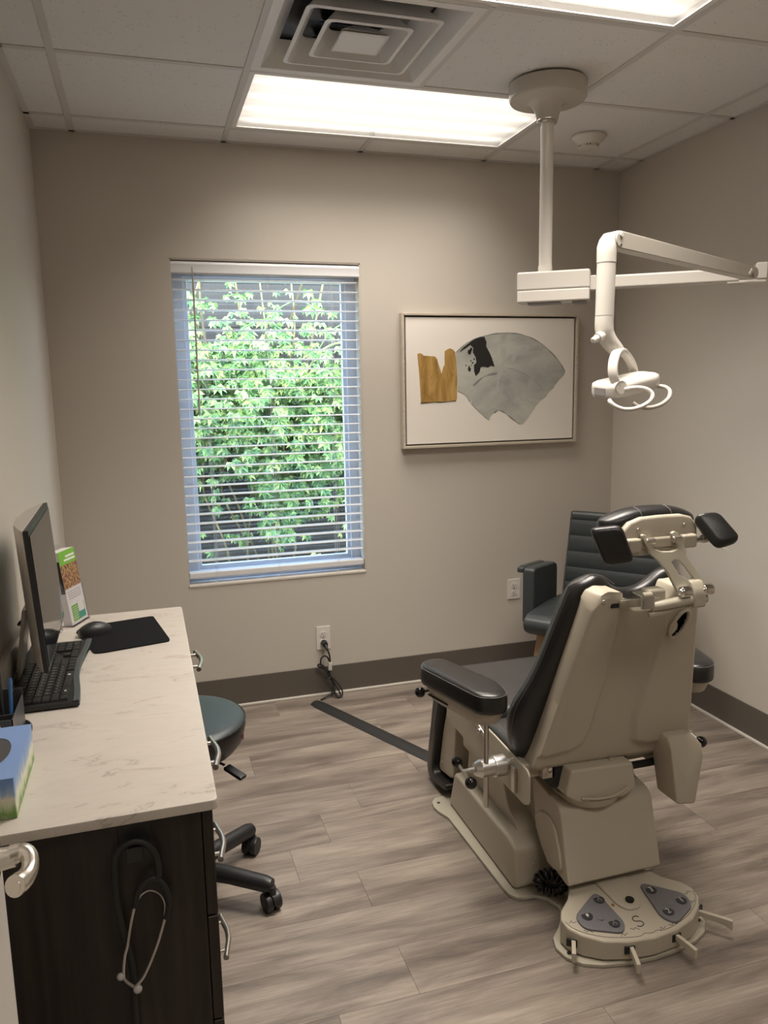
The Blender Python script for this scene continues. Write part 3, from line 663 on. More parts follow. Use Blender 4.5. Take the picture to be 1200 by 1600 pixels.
obj('ear_tip', sphere((-.099, yy-.012, .508), .0072, (1, 1, .9), 14), 'earplug', st); obj('ear_tip', sphere((-.073, yy-.016, .480), .0078, (1, 1, .95), 14), 'earplug', st)
obj('chest_piece', join(cyl((-.081, yy-.006, .28), (-.081, yy+.008, .28), .021, .021, 20, .003), cyl((-.081, yy, .30), (-.081, yy, .315), .005)), 'steel', st)

# --- monitor
mo = thing('computer_monitor', 'thin silver backed computer monitor standing on the white counter', 'monitor', (-.29, 2.03, CT))
XF[0] = Matrix.Translation((-.243, 2.030, .888)) @ Matrix.Rotation(math.radians(1.2), 4, 'Z') @ Matrix.Rotation(math.radians(-3), 4, 'Y')
hw_ = .228
obj('screen_panel', box(.0015, .003, -hw_+.004, hw_-.004, .012, .312), 'screen', mo, 0)
obj('bezel', box(-.010, .0012, -hw_, hw_, 0, .325, .002), 'black_plastic', mo)
bk = [(-.0105, -hw_), (-.020, -hw_+.02), (-.042, -.12), (-.050, 0), (-.042, .12), (-.020, hw_-.02), (-.0105, hw_)]
obj('rear_shell', pz_(bk, .0005, .3245, .002, 1), 'silver', mo)
XF[0] = Matrix.Identity(4)
obj('stand_neck', slab([(-.300, 1.985, .99), (-.300, 2.085, .99), (-.330, 2.085, CT+.006), (-.330, 1.985, CT+.006)], (-.010, 0, 0), .002), 'silver', mo)
obj('stand_base', slab([(-.343, 1.98, CT), (-.343, 2.09, CT), (-.333, 2.09, CT), (-.333, 1.98, CT)], (0, 0, .006), .002), 'silver', mo)
cbx = tube([(-.305, 2.05, .96), (-.335, 2.08, .93), (-.338, 2.16, .90), (-.335, 2.12, .86), (-.338, 2.06, .83), (-.335, 1.96, .835), (-.3405, 1.86, .818), (-.337, 1.785, .8035), (-.30, 1.765, .8035), (-.272, 1.72, .8035), (-.268, 1.60, .8035), (-.264, 1.565, .8035)], .003, 7, 8)
obj('cable', cbx, 'rubber', mo)

# --- keyboard
kb = thing('computer_keyboard', 'full size black keyboard lying under the monitor edge', 'keyboard', (-.25, 2.04, CT))
ky0, ky1, kx0, kx1 = 1.800, 2.262, -.338, -.184
def kbedge(y): return kx1+.007*math.sin((y-ky0)/(ky1-ky0)*PI)**2*-1+.004*math.cos((y-ky0)/(ky1-ky0)*2*PI)
n = 24; out = [(kx0, ky0)]+[(kbedge(ky0+(ky1-ky0)*i/n), ky0+(ky1-ky0)*i/n) for i in range(n+1)]+[(kx0, ky1)]
obj('body', pz_(out, CT+.003, CT+.016, .002, 1), 'kb_body', kb)
edge = [(kbedge(ky0+(ky1-ky0)*i/n)-.014, ky0+(ky1-ky0)*i/n) for i in range(n+1)]+[(kbedge(ky0+(ky1-ky0)*i/n)+.001, ky0+(ky1-ky0)*i/n) for i in range(n, -1, -1)]
obj('front_edge', pz_(edge, CT+.0155, CT+.0185, .0012, 1), 'kb_rest', kb)
for (fx, fy) in ((kx0+.01, ky0+.02), (kx0+.01, ky1-.02), (kx1-.02, ky0+.02), (kx1-.02, ky1-.02)): obj('foot', box(fx-.006, fx+.006, fy-.01, fy+.01, CT, CT+.003), 'rubber', kb, 0)
KS = []                                                    # (row, start, width, count)
rows = [-.214, -.233, -.252, -.271, -.290, -.314]          # x of key centre, space row first
u = .0192; ys0 = ky0+.010
lay = [[1.25, 1.25, 1.25, 6.25, 1.25, 1.25, 1.25, 1.25], [2.25]+[1]*10+[2.75], [1.75]+[1]*11+[2.25], [1.5]+[1]*12+[1.5], [1]*13+[2], [1]*15]
kcache = {}
def key(y, x, w, h=1):
    k = (w, h)
    if k not in kcache:
        a, b_ = w*u/2, h*.0175/2
        bm_ = loft([[(p[0]*s1, p[1]*s1+0, z) for p in ((-b_, -a+.0012), (b_, -a+.0012), (b_, a-.0012), (-b_, a-.0012))] for s1, z in ((1, 0), (.97, .004), (.84, .0065))])
        # keys: keep side margins proportional
        o_ = obj('key', bm_, 'keycap', kb, 0, raw=True)
        for v_ in o_.data.vertices: v_.co = v_.co+kb.location
        kcache[k] = o_; o_.location = Vector((x, y, CT+.0158))-kb.location
        return o_
    return copy_to(kcache[k], Vector((x, y, CT+.0158))-kb.location)
for ri, row in enumerate(lay):
    y = ys0
    for w in row:
        key(y+w*u/2, rows[ri], w); y += w*u
for k in range(3):
    yk = ys0+15.25*u+(k+.5)*u
    for ri in (3, 4): key(yk, rows[ri], 1)
    key(yk, rows[0], 1)
key(ys0+16.75*u, rows[1], 1)
for k in range(4):
    yk = ys0+18.5*u+(k+.5)*u
    for ri in range(5): key(yk, rows[ri], 1)
leg = []
for ri in range(1, 5):
    for k in range(2, 12): leg.append(box(rows[ri]-.003, rows[ri]+.001, ys0+k*u+.006, ys0+k*u+.0075, CT+.0221, CT+.0225))
leg.append(box(rows[0]-.002, rows[0]+.003, ys0+2*u+.006, ys0+2*u+.012, CT+.0221, CT+.0225)); leg.append(box(rows[0]-.003, rows[0]+.003, ys0+8*u, ys0+8*u+.007, CT+.0221, CT+.0225))
lg = obj('key_legends', join(*leg), 'legend', kb, 0)

# --- mouse and pad
mp_ = [(-.232, 2.395), (-.218, 2.437), (-.022, 2.480), (-.010, 2.476), (.032, 2.222), (.028, 2.207), (-.150, 2.168), (-.170, 2.172)]
own(obj('mouse_pad', pz_(round_poly([(x, y) for x, y in mp_], .012), CT+.0002, CT+.0035), 'fabric_pad', None, 30), 'black cloth mouse pad on the white counter', 'mouse pad')
ms = thing('computer_mouse', 'black wireless mouse on the left corner of the mouse pad', 'mouse', (-.170, 2.355, CT+.0035))
XF[0] = Matrix.Translation((-.176, 2.352, CT+.0036)) @ Matrix.Rotation(math.radians(112), 4, 'Z') @ Matrix.Scale(.86, 4)
def mshape(s=1, zoff=0, h=.042):
    rg = []
    for i in range(13):
        t = i/12; y = -.052+.104*t; w = (.033-.006*math.sin(PI*t)*0)*math.sin(PI*min(1, max(0.0, .06+.88*t)))**.35; hh = h*math.sin(PI*(.10+.76*t))**.6
        rg.append([(math.cos(PI*j/10)*w*s, y*s, zoff+hh*math.sin(PI*j/10)**.8) for j in range(11)])
    return loft(rg)
obj('shell', mshape(), 'black_plastic', ms, 60)
obj('side_grip', tube([(.031, -.03, .014), (.0335, 0, .017), (.031, .03, .014)], .003, 5, 8, sq=2), 'kb_rest', ms)
obj('button_seam', join(box(-.0005, .0005, .012, .046, .020, .0305), box(-.026, .026, .0085, .0095, .018, .0305)), 'dark', ms, 0)
obj('scroll_wheel', cyl((-.004, .024, .0290), (.004, .024, .0290), .0065, seg=16, bev=.001), 'rubber', ms)
XF[0] = Matrix.Identity(4)

# --- leaflet holder
XF[0] = Matrix.Translation((-.252, 2.513, CT)) @ Matrix.Rotation(math.radians(67), 4, 'Z')
# local: leaflet faces local -x? -> face towards -Y; width along X
lh = thing('leaflet_holder', 'clear acrylic stand full of green and white leaflets by the monitor', 'leaflet holder', (-.01, 0, 0))
w = .052
def tilt(z): return .035*z/.24
obj('acrylic_back', slab([(-w, .030, 0), (w, .030, 0), (w, .060, .235), (-w, .060, .235)], (0, .002, 0)), 'acrylic', lh, 0)
obj('acrylic_front', slab([(-w, -.030, 0), (w, -.030, 0), (w, -.014, .115), (-w, -.014, .115)], (0, -.002, 0)), 'acrylic', lh, 0)
for sx_ in (-w-.0015, w): obj('acrylic_side', px_([(-.030, 0), (.030, 0), (.060, .235), (.050, .235), (-.014, .115)], sx_, sx_+.0015), 'acrylic', lh, 0)
obj('acrylic_base', box(-w-.001, w+.001, -.034, .034, 0, .003), 'acrylic', lh, 0)
XFs = XF[0]
lf = thing('leaflet_stack', 'stack of leaflets with green heading and photo in the clear stand', 'leaflets', (0, -.02, .004))
# leaflets lean back with the holder
th_ = math.atan2(.030, .225)
XF[0] = XFs @ Matrix.Translation((0, -.0275, .0035)) @ Matrix.Rotation(-th_, 4, 'X')
obj('leaflets', box(-w+.003, w-.003, .0005, .040, 0, .228), 'paper', lf, 0)
obj('heading_band', box(-w+.003, w-.003, 0, .0004, .186, .228), 'green', lf, 0)
obj('heading_text', join(box(-.010, w-.010, -.0003, 0, .206, .212), box(-.022, w-.008, -.0003, 0, .195, .201)), 'paper', lf, 0)
obj('photo_panel', box(-w+.003, w-.003, 0, .0004, .112, .186), 'photo', lf, 0)
obj('dark_side', box(-w+.0024, -w+.003, .001, .04, .10, .20), 'dark', lf, 0)
obj('text_lines', join(*[box(-w+.014, w-.014, 0, .0004, z, z+.0018) for z in (.100, .093, .086, .079)]), 'greyink', lf, 0)
obj('green_block', box(-w+.018, w-.010, 0, .0004, .008, .058), 'green', lf, 0); obj('teal_block', box(-.004, w-.010, -.0002, .0003, .010, .032), 'teal', lf, 0)
obj('white_block', box(.004, w-.014, -.0004, .0003, .030, .066), 'paper', lf, 0)
obj('text_lines', join(*[box(-w+.022, 0, -.0003, 0, z, z+.0015) for z in (.050, .043, .036, .029, .022, .015)]), 'paper', lf, 0)
XF[0] = Matrix.Identity(4)
own(obj('paper_card', sheet(lambda u_, v_: (-.268-.018*math.sin(u_*PI)*.6-.012*v_, 2.405+.070*u_, CT+.004+.12*v_), lambda u_, v_: (-.2685-.018*math.sin(u_*PI)*.6-.012*v_, 2.4055+.070*u_, CT+.004+.12*v_), 8, 4), 'paper', None), 'curled white paper card between the monitor and leaflet stand', 'card')

# --- tissue box, organizer
tb = thing('tissue_box', 'blue tissue box with grass print on the near end of the counter', 'tissue box', (-.302, 1.45, CT))
tx0, tx1, ty0, ty1, tz = -.3435, -.246, 1.338, 1.560, CT+.073
obj('carton', box(tx0, tx1, ty0, ty1, CT, tz-.0012, .001, 1), 'tissue', tb, 0)
ov = [(-.2965+.030*math.cos(a), 1.449+.062*math.sin(a), tz-.0012) for a in [i*2*PI/28 for i in range(28)]]
obj('carton_top', slab([(tx0, ty0, tz-.0012), (tx1, ty0, tz-.0012), (tx1, ty1, tz-.0012), (tx0, ty1, tz-.0012)], (0, 0, .0012), holes=[ov]), 'tissue_top', tb, 0)
obj('opening', slab([(p[0], p[1], tz-.0011) for p in ov], (0, 0, .0002)), 'mesh', tb, 0)
def tis(u_, v_): return (-.325+.030*v_+.012*math.sin(u_*9)*v_, 1.43+.05*u_, tz-.0008+.045*v_*(1-.4*abs(u_-.5))+.004*math.sin(u_*14))
obj('tissue_sheet', sheet(tis, lambda u_, v_: tuple(Vector(tis(u_, v_))+Vector((-.0008, .0005, 0))), 14, 6), 'paper', tb)
og = thing('desk_organizer', 'grey metal desk organizer with compartments left of the keyboard', 'organizer', (-.32, 1.66, CT))
gx0, gx1, gy0, gy1 = -.3435, -.285, 1.60, 1.74
obj('tray', join(box(gx0, gx1, gy0, gy1, CT, CT+.003), box(gx1-.002, gx1, gy0, gy1, CT, CT+.070), box(gx0, gx0+.002, gy0, gy1, CT, CT+.085), box(gx0, gx1, gy0, gy0+.002, CT, CT+.070), box(gx0, gx1, gy1-.002, gy1, CT, CT+.085), box(gx0, gx1, gy0+.045, gy0+.047, CT, CT+.064)), 'mesh', og, 0)
for nm, a, b_, m_, lb in (('pen', (-.315, 1.68, CT+.004), (-.325, 1.72, CT+.150), 'black_plastic', 'black pen standing in the desk organizer, tallest'), ('pen', (-.300, 1.665, CT+.004), (-.304, 1.72, CT+.115), 'blue_pen', 'blue pen standing in the desk organizer')):
    a, b_ = Vector(a), Vector(b_); d = (b_-a).normalized()
    o_ = thing(nm, lb, 'pen', a)
    obj('barrel', cyl(a+d*.01, b_, .0042, seg=10, bev=.0008), m_, o_); obj('tip', cyl(a, a+d*.01, .001, .004, 10), 'steel', o_)
    obj('clip', box(b_.x+.0035, b_.x+.0045, b_.y-.0012, b_.y+.0012, b_.z-.03, b_.z-.002), 'steel', o_, 0)

# ================================================================== STOOL
SX, SY = .045, 2.205
so = thing('rolling_stool', 'round grey-green rolling stool tucked under the counter', 'stool', (SX, SY, 0))
obj('seat_top', lathe([(.001, .574), (.11, .573), (.162, .570), (.178, .565), (.184, .558), (.001, .557)], (SX, SY, 0), 48), 'stool', so)
obj('seat_side', lathe([(.001, .468), (.13, .468), (.160, .476), (.177, .498), (.1865, .536), (.1865, .553), (.183, .5565), (.001, .5565)], (SX, SY, 0), 48), 'black_vinyl', so)
obj('piping', tube([(SX+.1865*math.cos(a), SY+.1865*math.sin(a), .557) for a in [i*2*PI/32 for i in range(32)]], .0022, 2, 6, closed=True), 'black_vinyl', so)
obj('red_tag', slab([(SX+.1835*math.cos(a), SY+.1835*math.sin(a), z) for a, z in ((-.42, .508), (-.34, .508), (-.34, .524), (-.42, .524))], (.001, -.001, 0)), mat('red_label', (.16, .02, .02), .6), so, 0, label='small dark red tag')
obj('gas_column', join(cyl((SX, SY, .09), (SX, SY, .30), .025, seg=20), cyl((SX, SY, .30), (SX, SY, .455), .014, seg=16)), 'black_plastic', so)
obj('seat_plate', box(SX-.08, SX+.08, SY-.08, SY+.08, .453, .468, .004), 'black_plastic', so)
lv = obj('height_lever', tube([(SX+.02, SY-.01, .458), (SX+.075, SY-.045, .452), (SX+.115, SY-.075, .44)], .004, 4, 8), 'steel', so)
Lm = Matrix.Translation((SX+.140, SY-.100, .426)) @ Matrix.Rotation(math.radians(-50), 4, 'Z') @ Matrix.Rotation(math.radians(14), 4, 'Y')
pb = box(-.034, .034, -.013, .013, -.006, .006, .004); bmesh.ops.transform(pb, matrix=Lm, verts=pb.verts); obj('lever_paddle', pb, 'black_plastic', lv)
cas0 = None
for k, an in enumerate((-33, 39, 111, 183, 255)):
    a = math.radians(an); dx, dy = math.cos(a), math.sin(a); L = .268
    e = Vector((SX+dx*L, SY+dy*L, 0)); c0 = Vector((SX, SY, 0))
    rg = []
    for t, hw2, zt, zb in ((.03, .028, .125, .066), (.5, .026, .118, .068), (.93, .024, .108, .060), (1.0, .019, .102, .064)):
        p = c0.lerp(e, t); nn = Vector((-dy, dx, 0))
        rg.append([p+nn*hw2*math.cos(q)+Vector((0, 0, (zt+zb)/2+(zt-zb)/2*math.sin(q))) for q in [i*PI/6 for i in range(12)]])
    obj('leg', loft(rg), 'black_plastic', so, 50)
    ca = obj('caster', join(cyl(e+Vector((0, 0, .050)), e+Vector((0, 0, .078)), .011, seg=12)), 'black_plastic', so)
    wd = Vector((math.cos(a+.9+k), math.sin(a+.9+k), 0)); bk_ = Vector((-wd.y, wd.x, 0))*.010
    for s_ in (-1, 1): obj('wheel', cyl(e+bk_+wd*s_*.004+Vector((0, 0, .0285)), e+bk_+wd*s_*.024+Vector((0, 0, .0285)), .0285, seg=24, bev=.004), 'black_plastic', ca, 40)
    obj('hood', join(*[loft([[e+bk_+wd*w_+Vector((0, 0, .0285))+(Vector((-wd.y, wd.x, 0))*math.cos(q)+Vector((0, 0, 1))*math.sin(q))*rr for q in [i*PI/10 for i in range(11)]] for w_, rr in ((-.005, .034), (.005, .034))])]), 'black_plastic', ca, 40)

# ================================================================== DOOR
DX, DY0, DY1 = -.208, .11, 1.005
dr_ = struct('door_1', box(DX-.044, DX, DY0, DY1, .008, 2.05, .001, 1), 'door')
hx, hy, hz = DX, .938, .963
obj('door_rose', cyl((hx, hy, hz), (hx+.009, hy, hz), .033, .031, 28, .002), 'nickel', dr_)
obj('door_handle', join(cyl((hx+.008, hy, hz), (hx+.030, hy, hz+.001), .0135, .0125, 24), tube([(hx+.026, hy, hz+.003), (hx+.037, hy, hz+.005), (hx+.045, hy-.006, hz+.002), (hx+.047, hy-.018, hz-.006), (hx+.043, hy-.031, hz-.010), (hx+.036, hy-.044, hz-.009), (hx+.034, hy-.048, hz-.008)], lambda t: (.0125-.003*math.sin(PI*min(1, t*1.3)))*(1 if t < .97 else .6), 7, 16, sq=1.0)), 'nickel', dr_, label='satin nickel lever handle')
for z in (.25, 1.05, 1.85): obj('hinge', cyl((DX-.022, DY0-.006, z-.045), (DX-.022, DY0-.006, z+.045), .007, seg=12), 'nickel', dr_)
obj('latch_plate', box(DX-.034, DX-.010, DY1-.0005, DY1+.0012, hz-.028, hz+.028), 'nickel', dr_, 0)

# ================================================================== WAITING ARMCHAIR
XF[0] = Matrix.Translation((1.936, 3.353, 0)) @ Matrix.Rotation(math.radians(-50), 4, 'Z')
ac = thing('armchair', 'slate grey upholstered armchair with wooden legs in the far corner', 'armchair', (.26, -.2, 0))
def cush(fn, nu, nv): return None
SW = .515
st_ = px_(round_poly([(-.450, .395), (-.462, .425), (-.452, .452), (-.415, .470), (-.2, .474), (.0, .462), (.03, .455), (.03, .375), (-.40, .368)], .012), .0, SW, .014, 3, 40)
obj('seat', st_, 'slate', ac, 50)
zc = [.462, .528, .602, .680, .758, .836, .872]
# back: reclined, tapering upward, with horizontal channels
def bk_y(z): return .010+.055*(z-.46)/.41
for i in range(len(zc)-1):
    z0, z1 = zc[i], zc[i+1]
    def xl(z): return .012+.018*(z-.46)/.41
    rg = []
    n = 7
    for j in range(n):
        t = j/(n-1); z = z0+(z1-z0)*t; pf = .0055*(math.sin(PI*t)**.5) ; y = bk_y(z)
        a, b_ = xl(z), SW-xl(z); q = .012
        rg.append([(a+q, y-pf-.002, z), ((a+b_)/2, y-pf-.002, z), (b_-q, y-pf-.002, z), (b_, y+.008, z), (b_, y+.040, z), (b_-q, y+.048, z), ((a+b_)/2, y+.05, z), (a+q, y+.048, z), (a, y+.040, z), (a, y+.008, z)])
    obj('back_channel', loft(rg), 'slate', ac, 45)
for s_ in (0, 1):
    x0, x1 = (-.058, .0) if s_ == 0 else (SW, SW+.058)
    o1 = px_([(-.330, .395), (-.330, .640), (-.318, .656), (-.290, .660), (-.05, .636), (-.028, .626), (-.020, .60), (-.020, .375), (-.25, .37)], x0, x1, .010, 3, 50)
    obj('arm', o1, 'slate', ac, 50)
    xo = x0-.026 if s_ == 0 else x1; xi = x0 if s_ == 0 else x1+.026
    obj('arm_lip', px_(round_poly([(-.332, .634), (-.332, .657), (-.290, .662), (-.06, .640), (-.06, .620), (-.29, .636)], .006), min(xo, xi)-(.0 if s_ else 0), max(xo, xi)+(.004 if s_ == 0 else 0), .005, 2, 60), 'slate', ac, 50)
for (ax, ay, bx, by) in ((.050, -.34, .005, -.385), (SW-.05, -.34, SW-.005, -.385), (.06, -.03, .02, .055), (SW-.06, -.03, SW-.02, .055)):
    rg = [[(cx_+dx*w2, cy_+dy*w2, z_) for dx, dy in ((-1, -1), (1, -1), (1, 1), (-1, 1))] for cx_, cy_, z_, w2 in ((bx, by, 0, .011), (ax, ay, .372, .019))]
    obj('leg', bevel(loft(rg), .002), 'wood', ac, 30, label='tapered walnut leg')
XF[0] = Matrix.Identity(4)
# ================================================================== EXAM CHAIR
CXc = 1.195
def mir(pts): return pts+[(2*CXc-x, y) for x, y in pts[::-1]]
ch = thing('exam_chair', 'large beige powered exam chair with black upholstery seen from behind', 'exam chair', (CXc, 2.1, 0))
# base plate and foot-control plate, one outline
left = [(.990, 2.485), (.934, 2.478), (.914, 2.455), (.908, 2.42), (.913, 2.39), (.932, 2.339), (.943, 1.93), (.948, 1.895), (.962, 1.875), (.985, 1.868), (1.016, 1.866), (1.043, 1.84), (1.057, 1.801), (1.050, 1.765), (1.01, 1.72), (.978, 1.69), (.967, 1.655), (.975, 1.615), (1.005, 1.580), (1.05, 1.560), (1.12, 1.546), (1.195, 1.541)]
obj('base_plate', slab([(x, y, 0) for x, y in mir(left[:-1]+[left[-1]])[:len(left)]+[(2*CXc-x, y) for x, y in left[-2::-1]]], (0, 0, .011), .0025, 2, 60), 'beige2', ch, 40)
for x, y in ((.934, 2.44), (2*CXc-.934, 2.44), (.990, 1.625), (2*CXc-.990, 1.625)): obj('bolt_hole', cyl((x, y, .0108), (x, y, .0116), .006, seg=12), 'dark', ch, 0)
# column cover
obj('base_cover', px_(round_poly([(2.425, .012), (2.375, .158), (1.945, .160), (1.905, .145), (1.898, .012)], .022), .968, 1.422, .014, 3, 40), 'beige', ch, 50)
obj('cover_screw', sphere((1.030, 1.8985, .090), .004, seg=10), 'steel', ch)
obj('column', px_(round_poly([(2.36, .13), (2.315, .40), (2.085, .40), (2.07, .27), (2.03, .20), (1.955, .158), (1.94, .13)], .025), 1.010, 1.380, .016, 3, 40), 'beige', ch, 50)
obj('lift_arm', px_([(2.20, .33), (2.20, .19), (1.95, .165), (1.80, .15), (1.80, .34), (1.95, .38)], 1.075, 1.315, .010, 2), 'beige', ch)
obj('base_link', box(1.10, 1.14, 1.80, 1.92, .012, .16, .004), 'beige2', ch)
# rear hood
obj('rear_hood', px_(round_poly([(1.948, .352), (1.925, .225), (1.885, .165), (1.845, .132), (1.722, .118), (1.778, .316), (1.80, .335)], .020), 1.045, 1.345, .012, 3, 40), 'beige', ch, 50)
hp = [(1.914,.242),(1.885,.269),(1.850,.276),(1.826,.272),(1.796,.255),(1.772,.208),(1.758,.160),(1.770,.142),(1.800,.135),(1.832,.133),(1.874,.167),(1.906,.205)]
obj('hood_side_pad', px_(hp, 1.037, 1.05, .004, 2, 50), 'beige', ch, 50)
# upper tilt bracket
obj('tilt_bracket', join(slab([(x, 1.755, z) for x, z in round_poly([(1.065, .452), (1.262, .444), (1.276, .366), (1.235, .342), (1.09, .350), (1.048, .378)], .010)], (0, .17, 0), .008, 2, 40)), 'beige', ch, 50)
obj('swivel_disc', cyl((1.165, 1.85, .325), (1.165, 1.85, .352), .095, .105, 40, .004), 'beige', ch)
obj('bracket_lip', tube([(1.095, 1.752, .366), (1.15, 1.744, .360), (1.20, 1.744, .362), (1.245, 1.752, .374)], .003, 6, 8), 'beige', ch)
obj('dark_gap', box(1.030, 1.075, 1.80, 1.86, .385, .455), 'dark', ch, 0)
obj('cross_rail', join(box(.955, 1.440, 1.825, 1.880, .412, .452, .003), box(1.00, 1.04, 1.80, 1.83, .415, .462, .003)), 'beige', ch)
obj('rail_bolt', cyl((1.022, 1.797, .44), (1.022, 1.802, .44), .006, seg=12), 'dark', ch)
# seat frame and side plates
obj('seat_frame', join(box(.975, 1.415, 2.02, 2.43, .365, .445, .008), box(1.00, 1.39, 1.87, 2.05, .395, .425, .004)), 'beige', ch)
obj('motor_cover', box(.985, 1.10, 2.17, 2.34, .268, .368, .012, 3), 'beige', ch)
for sgn in (0, 1):
    x0 = .950 if not sgn else 2*CXc-.950-.006
    obj('side_plate', px_(round_poly([(2.40, .462), (2.395, .355), (2.115, .338), (1.815, .340), (1.786, .355), (1.786, .440), (1.80, .452), (2.02, .462)], .012), x0, x0+.006, .0015, 1), 'beige2', ch)
    XFm = Matrix.Translation((2*CXc, 0, 0)) @ Matrix.Scale(-1, 4, (1, 0, 0)) if sgn else Matrix.Identity(4)
    def mb(bm):
        bmesh.ops.transform(bm, matrix=XFm, verts=bm.verts)
        if sgn: bmesh.ops.reverse_faces(bm, faces=bm.faces)
        return bm
    obj('steel_bar', mb(join(slab([(.944, 2.245, .470), (.944, 2.235, .484), (.944, 2.06, .438), (.944, 2.07, .424)], (.006, 0, 0), .001), box(.940, .949, 1.855, 1.875, .355, .43, .001), sphere((.942, 2.10, .437), .009, seg=12))), 'steel', ch)
    # clamp on rod
    cl = obj('clamp', mb(join(cyl((.845, 1.915, .415), (.862, 1.915, .415), .018, .026, 28), cyl((.862, 1.915, .415), (.902, 1.915, .415), .026, seg=28, bev=.001), cyl((.902, 1.915, .415), (.938, 1.915, .415), .0315, seg=28, bev=.002), cyl((.936, 1.915, .415), (.951, 1.915, .415), .016, seg=16))), 'alu', ch, label='machined aluminium rod clamp')
    obj('clamp_handle', mb(join(cyl((.810, 1.955, .420), (.810, 1.870, .408), .0045, seg=12), cyl((.806, 1.9125, .414), (.846, 1.915, .415), .008, seg=12))), 'steel', ch)
    for yk in (1.962, 1.862): obj('knob', mb(sphere((.810, yk, .421 if yk > 1.9 else .407), .0172, seg=20)), 'black_gloss', ch)
    obj('arm_rod', mb(cyl((.876, 1.905, .300), (.876, 1.905, .600), .0075, seg=16, bev=.001)), 'steel', ch)
    ap = round_poly([(.738, 2.085), (.772, 2.135), (.826, 2.128), (.912, 1.885), (.897, 1.806), (.858, 1.792), (.812, 1.812)], .040, 6)
    c0 = Vector((.825, 1.96, 0))
    def lay(s_, z): return [Vector((c0.x+(x-c0.x)*s_, c0.y+(y-c0.y)*(1-(1-s_)*.45), z)) for x, y in ap]
    obj('armrest_pad', mb(loft([lay(.86, .624), lay(.97, .628), lay(1.0, .638), lay(1.0, .666), lay(.97, .677), lay(.90, .682), lay(.6, .685)])), 'black_vinyl', ch, 60)
    obj('stitching', mb(tube([p+Vector((0, 0, .0003)) for p in lay(.975, .6765)], .0007, 1, 4, closed=True, smooth=False)), 'thread', ch)
    def lay2(s_, z): return [Vector((c0.x+.004+(x-c0.x)*s_, c0.y+(y-c0.y)*(s_+.06), z)) for x, y in ap]
    obj('armrest_shell', mb(loft([lay2(.62, .580), lay2(.74, .586), lay2(.84, .612), lay2(.86, .626)])), 'beige', ch, 60)
    obj('armrest_slot', mb(join(slab([(.757, 2.06, .596), (.757, 2.06, .600), (.782, 1.97, .600), (.782, 1.97, .596)], (.006, 0, 0)))), 'dark', ch, 0)
    obj('lock_knob', mb(join(sphere((.752, 2.115, .585), .0165, seg=18), cyl((.752, 2.115, .585), (.785, 2.09, .598), .004))), 'black_gloss', ch)
# upholstery
def cushion(x0, x1, y0, y1, z0, z1, r=.02, crown=.006): 
    bm = box(x0, x1, y0, y1, z0, z1, r, 4); return bm
sq = obj('seat_cushion', join(cushion(.985, 1.405, 2.10, 2.50, .445, .500, .020)), 'seat_vinyl', ch, 60)
obj('rear_seat_cushion', cushion(.965, 1.425, 1.86, 2.115, .400, .468, .022), 'seat_vinyl', ch, 60)
obj('stitching', tube([(.985, 1.89, .4685), (.987, 2.09, .4685)], .0008, 2, 4), 'thread', ch)
# leg rest hanging at the front
lr = px_(round_poly([(2.50, .500), (2.545, .470), (2.60, .25), (2.650, .06), (2.635, .022), (2.590, .012), (2.45, .045), (2.45, .068), (2.572, .050), (2.590, .075), (2.545, .25), (2.485, .43), (2.46, .445)], .018), .965, 1.425, .010, 3, 40)
obj('leg_rest_cushion', lr, 'black_vinyl', ch, 60)
obj('leg_rest_panel', px_(round_poly([(2.475, .40), (2.535, .24), (2.578, .080), (2.565, .066), (2.46, .085), (2.44, .10), (2.40, .39)], .010), .990, 1.400, .006, 2, 40), 'beige', ch, 50)
obj('leg_rest_strap', px_([(2.49, .42), (2.555, .24), (2.565, .245), (2.57, .27), (2.52, .43)], .9625, .9655), 'seat_vinyl', ch, 0)
obj('panel_screw', sphere((.989, 2.545, .11), .004, seg=10), 'steel', ch)

# ---- back shell
def PB(z): return 1.78-(z-.45)*.3077
def sm(a, b, x):
    t = max(0, min(1, (x-a)/(b-a))); return t*t*(3-2*t)
def lerp(a, b, t): return a+(b-a)*t
def curve(P, x):
    if x <= P[0][0]: return P[0][1]
    for (a, b), (c, d) in zip(P, P[1:]):
        if x <= c: return lerp(b, d, sm(0, 1, (x-a)/(c-a)))
    return P[-1][1]
def sxl(z): return lerp(.970, 1.044, max(0, min(1.1, (z-.45)/.53)))
def sxr(z): return lerp(1.472, 1.356, max(0, min(1.1, (z-.45)/.50)))
def stop(u): return curve([(0, .958), (.04, .984), (.10, .992), (.22, .988), (.32, .962), (.42, .940), (.60, .938), (.68, .952), (.78, .990), (.92, .994), (1, .960)], u)
def sbot(u): return lerp(.444, .432, u)
def sdpoly(p, P):
    d = 1e9; ins = False; x, y = p
    for i in range(len(P)):
        x1, y1 = P[i]; x2, y2 = P[i-1]; ex, ey = x2-x1, y2-y1; wx, wy = x-x1, y-y1
        t = max(0, min(1, (wx*ex+wy*ey)/(ex*ex+ey*ey))); d = min(d, math.hypot(wx-ex*t, wy-ey*t))
        if (y1 > y) != (y2 > y) and x < (x2-x1)*(y-y1)/(y2-y1)+x1: ins = not ins
    return -d if ins else d
wing = [(1.122, 1.1), (1.121, .926), (1.122, .728), (1.113, .580), (1.098, .525), (1.070, .508), (.90, .492), (.90, 1.1)]
rcol = [(1.262, .905), (1.268, .86), (1.258, .75), (1.252, .60), (1.268, .505), (1.31, .485), (1.50, .480), (1.50, 1.1), (1.262, 1.1)]
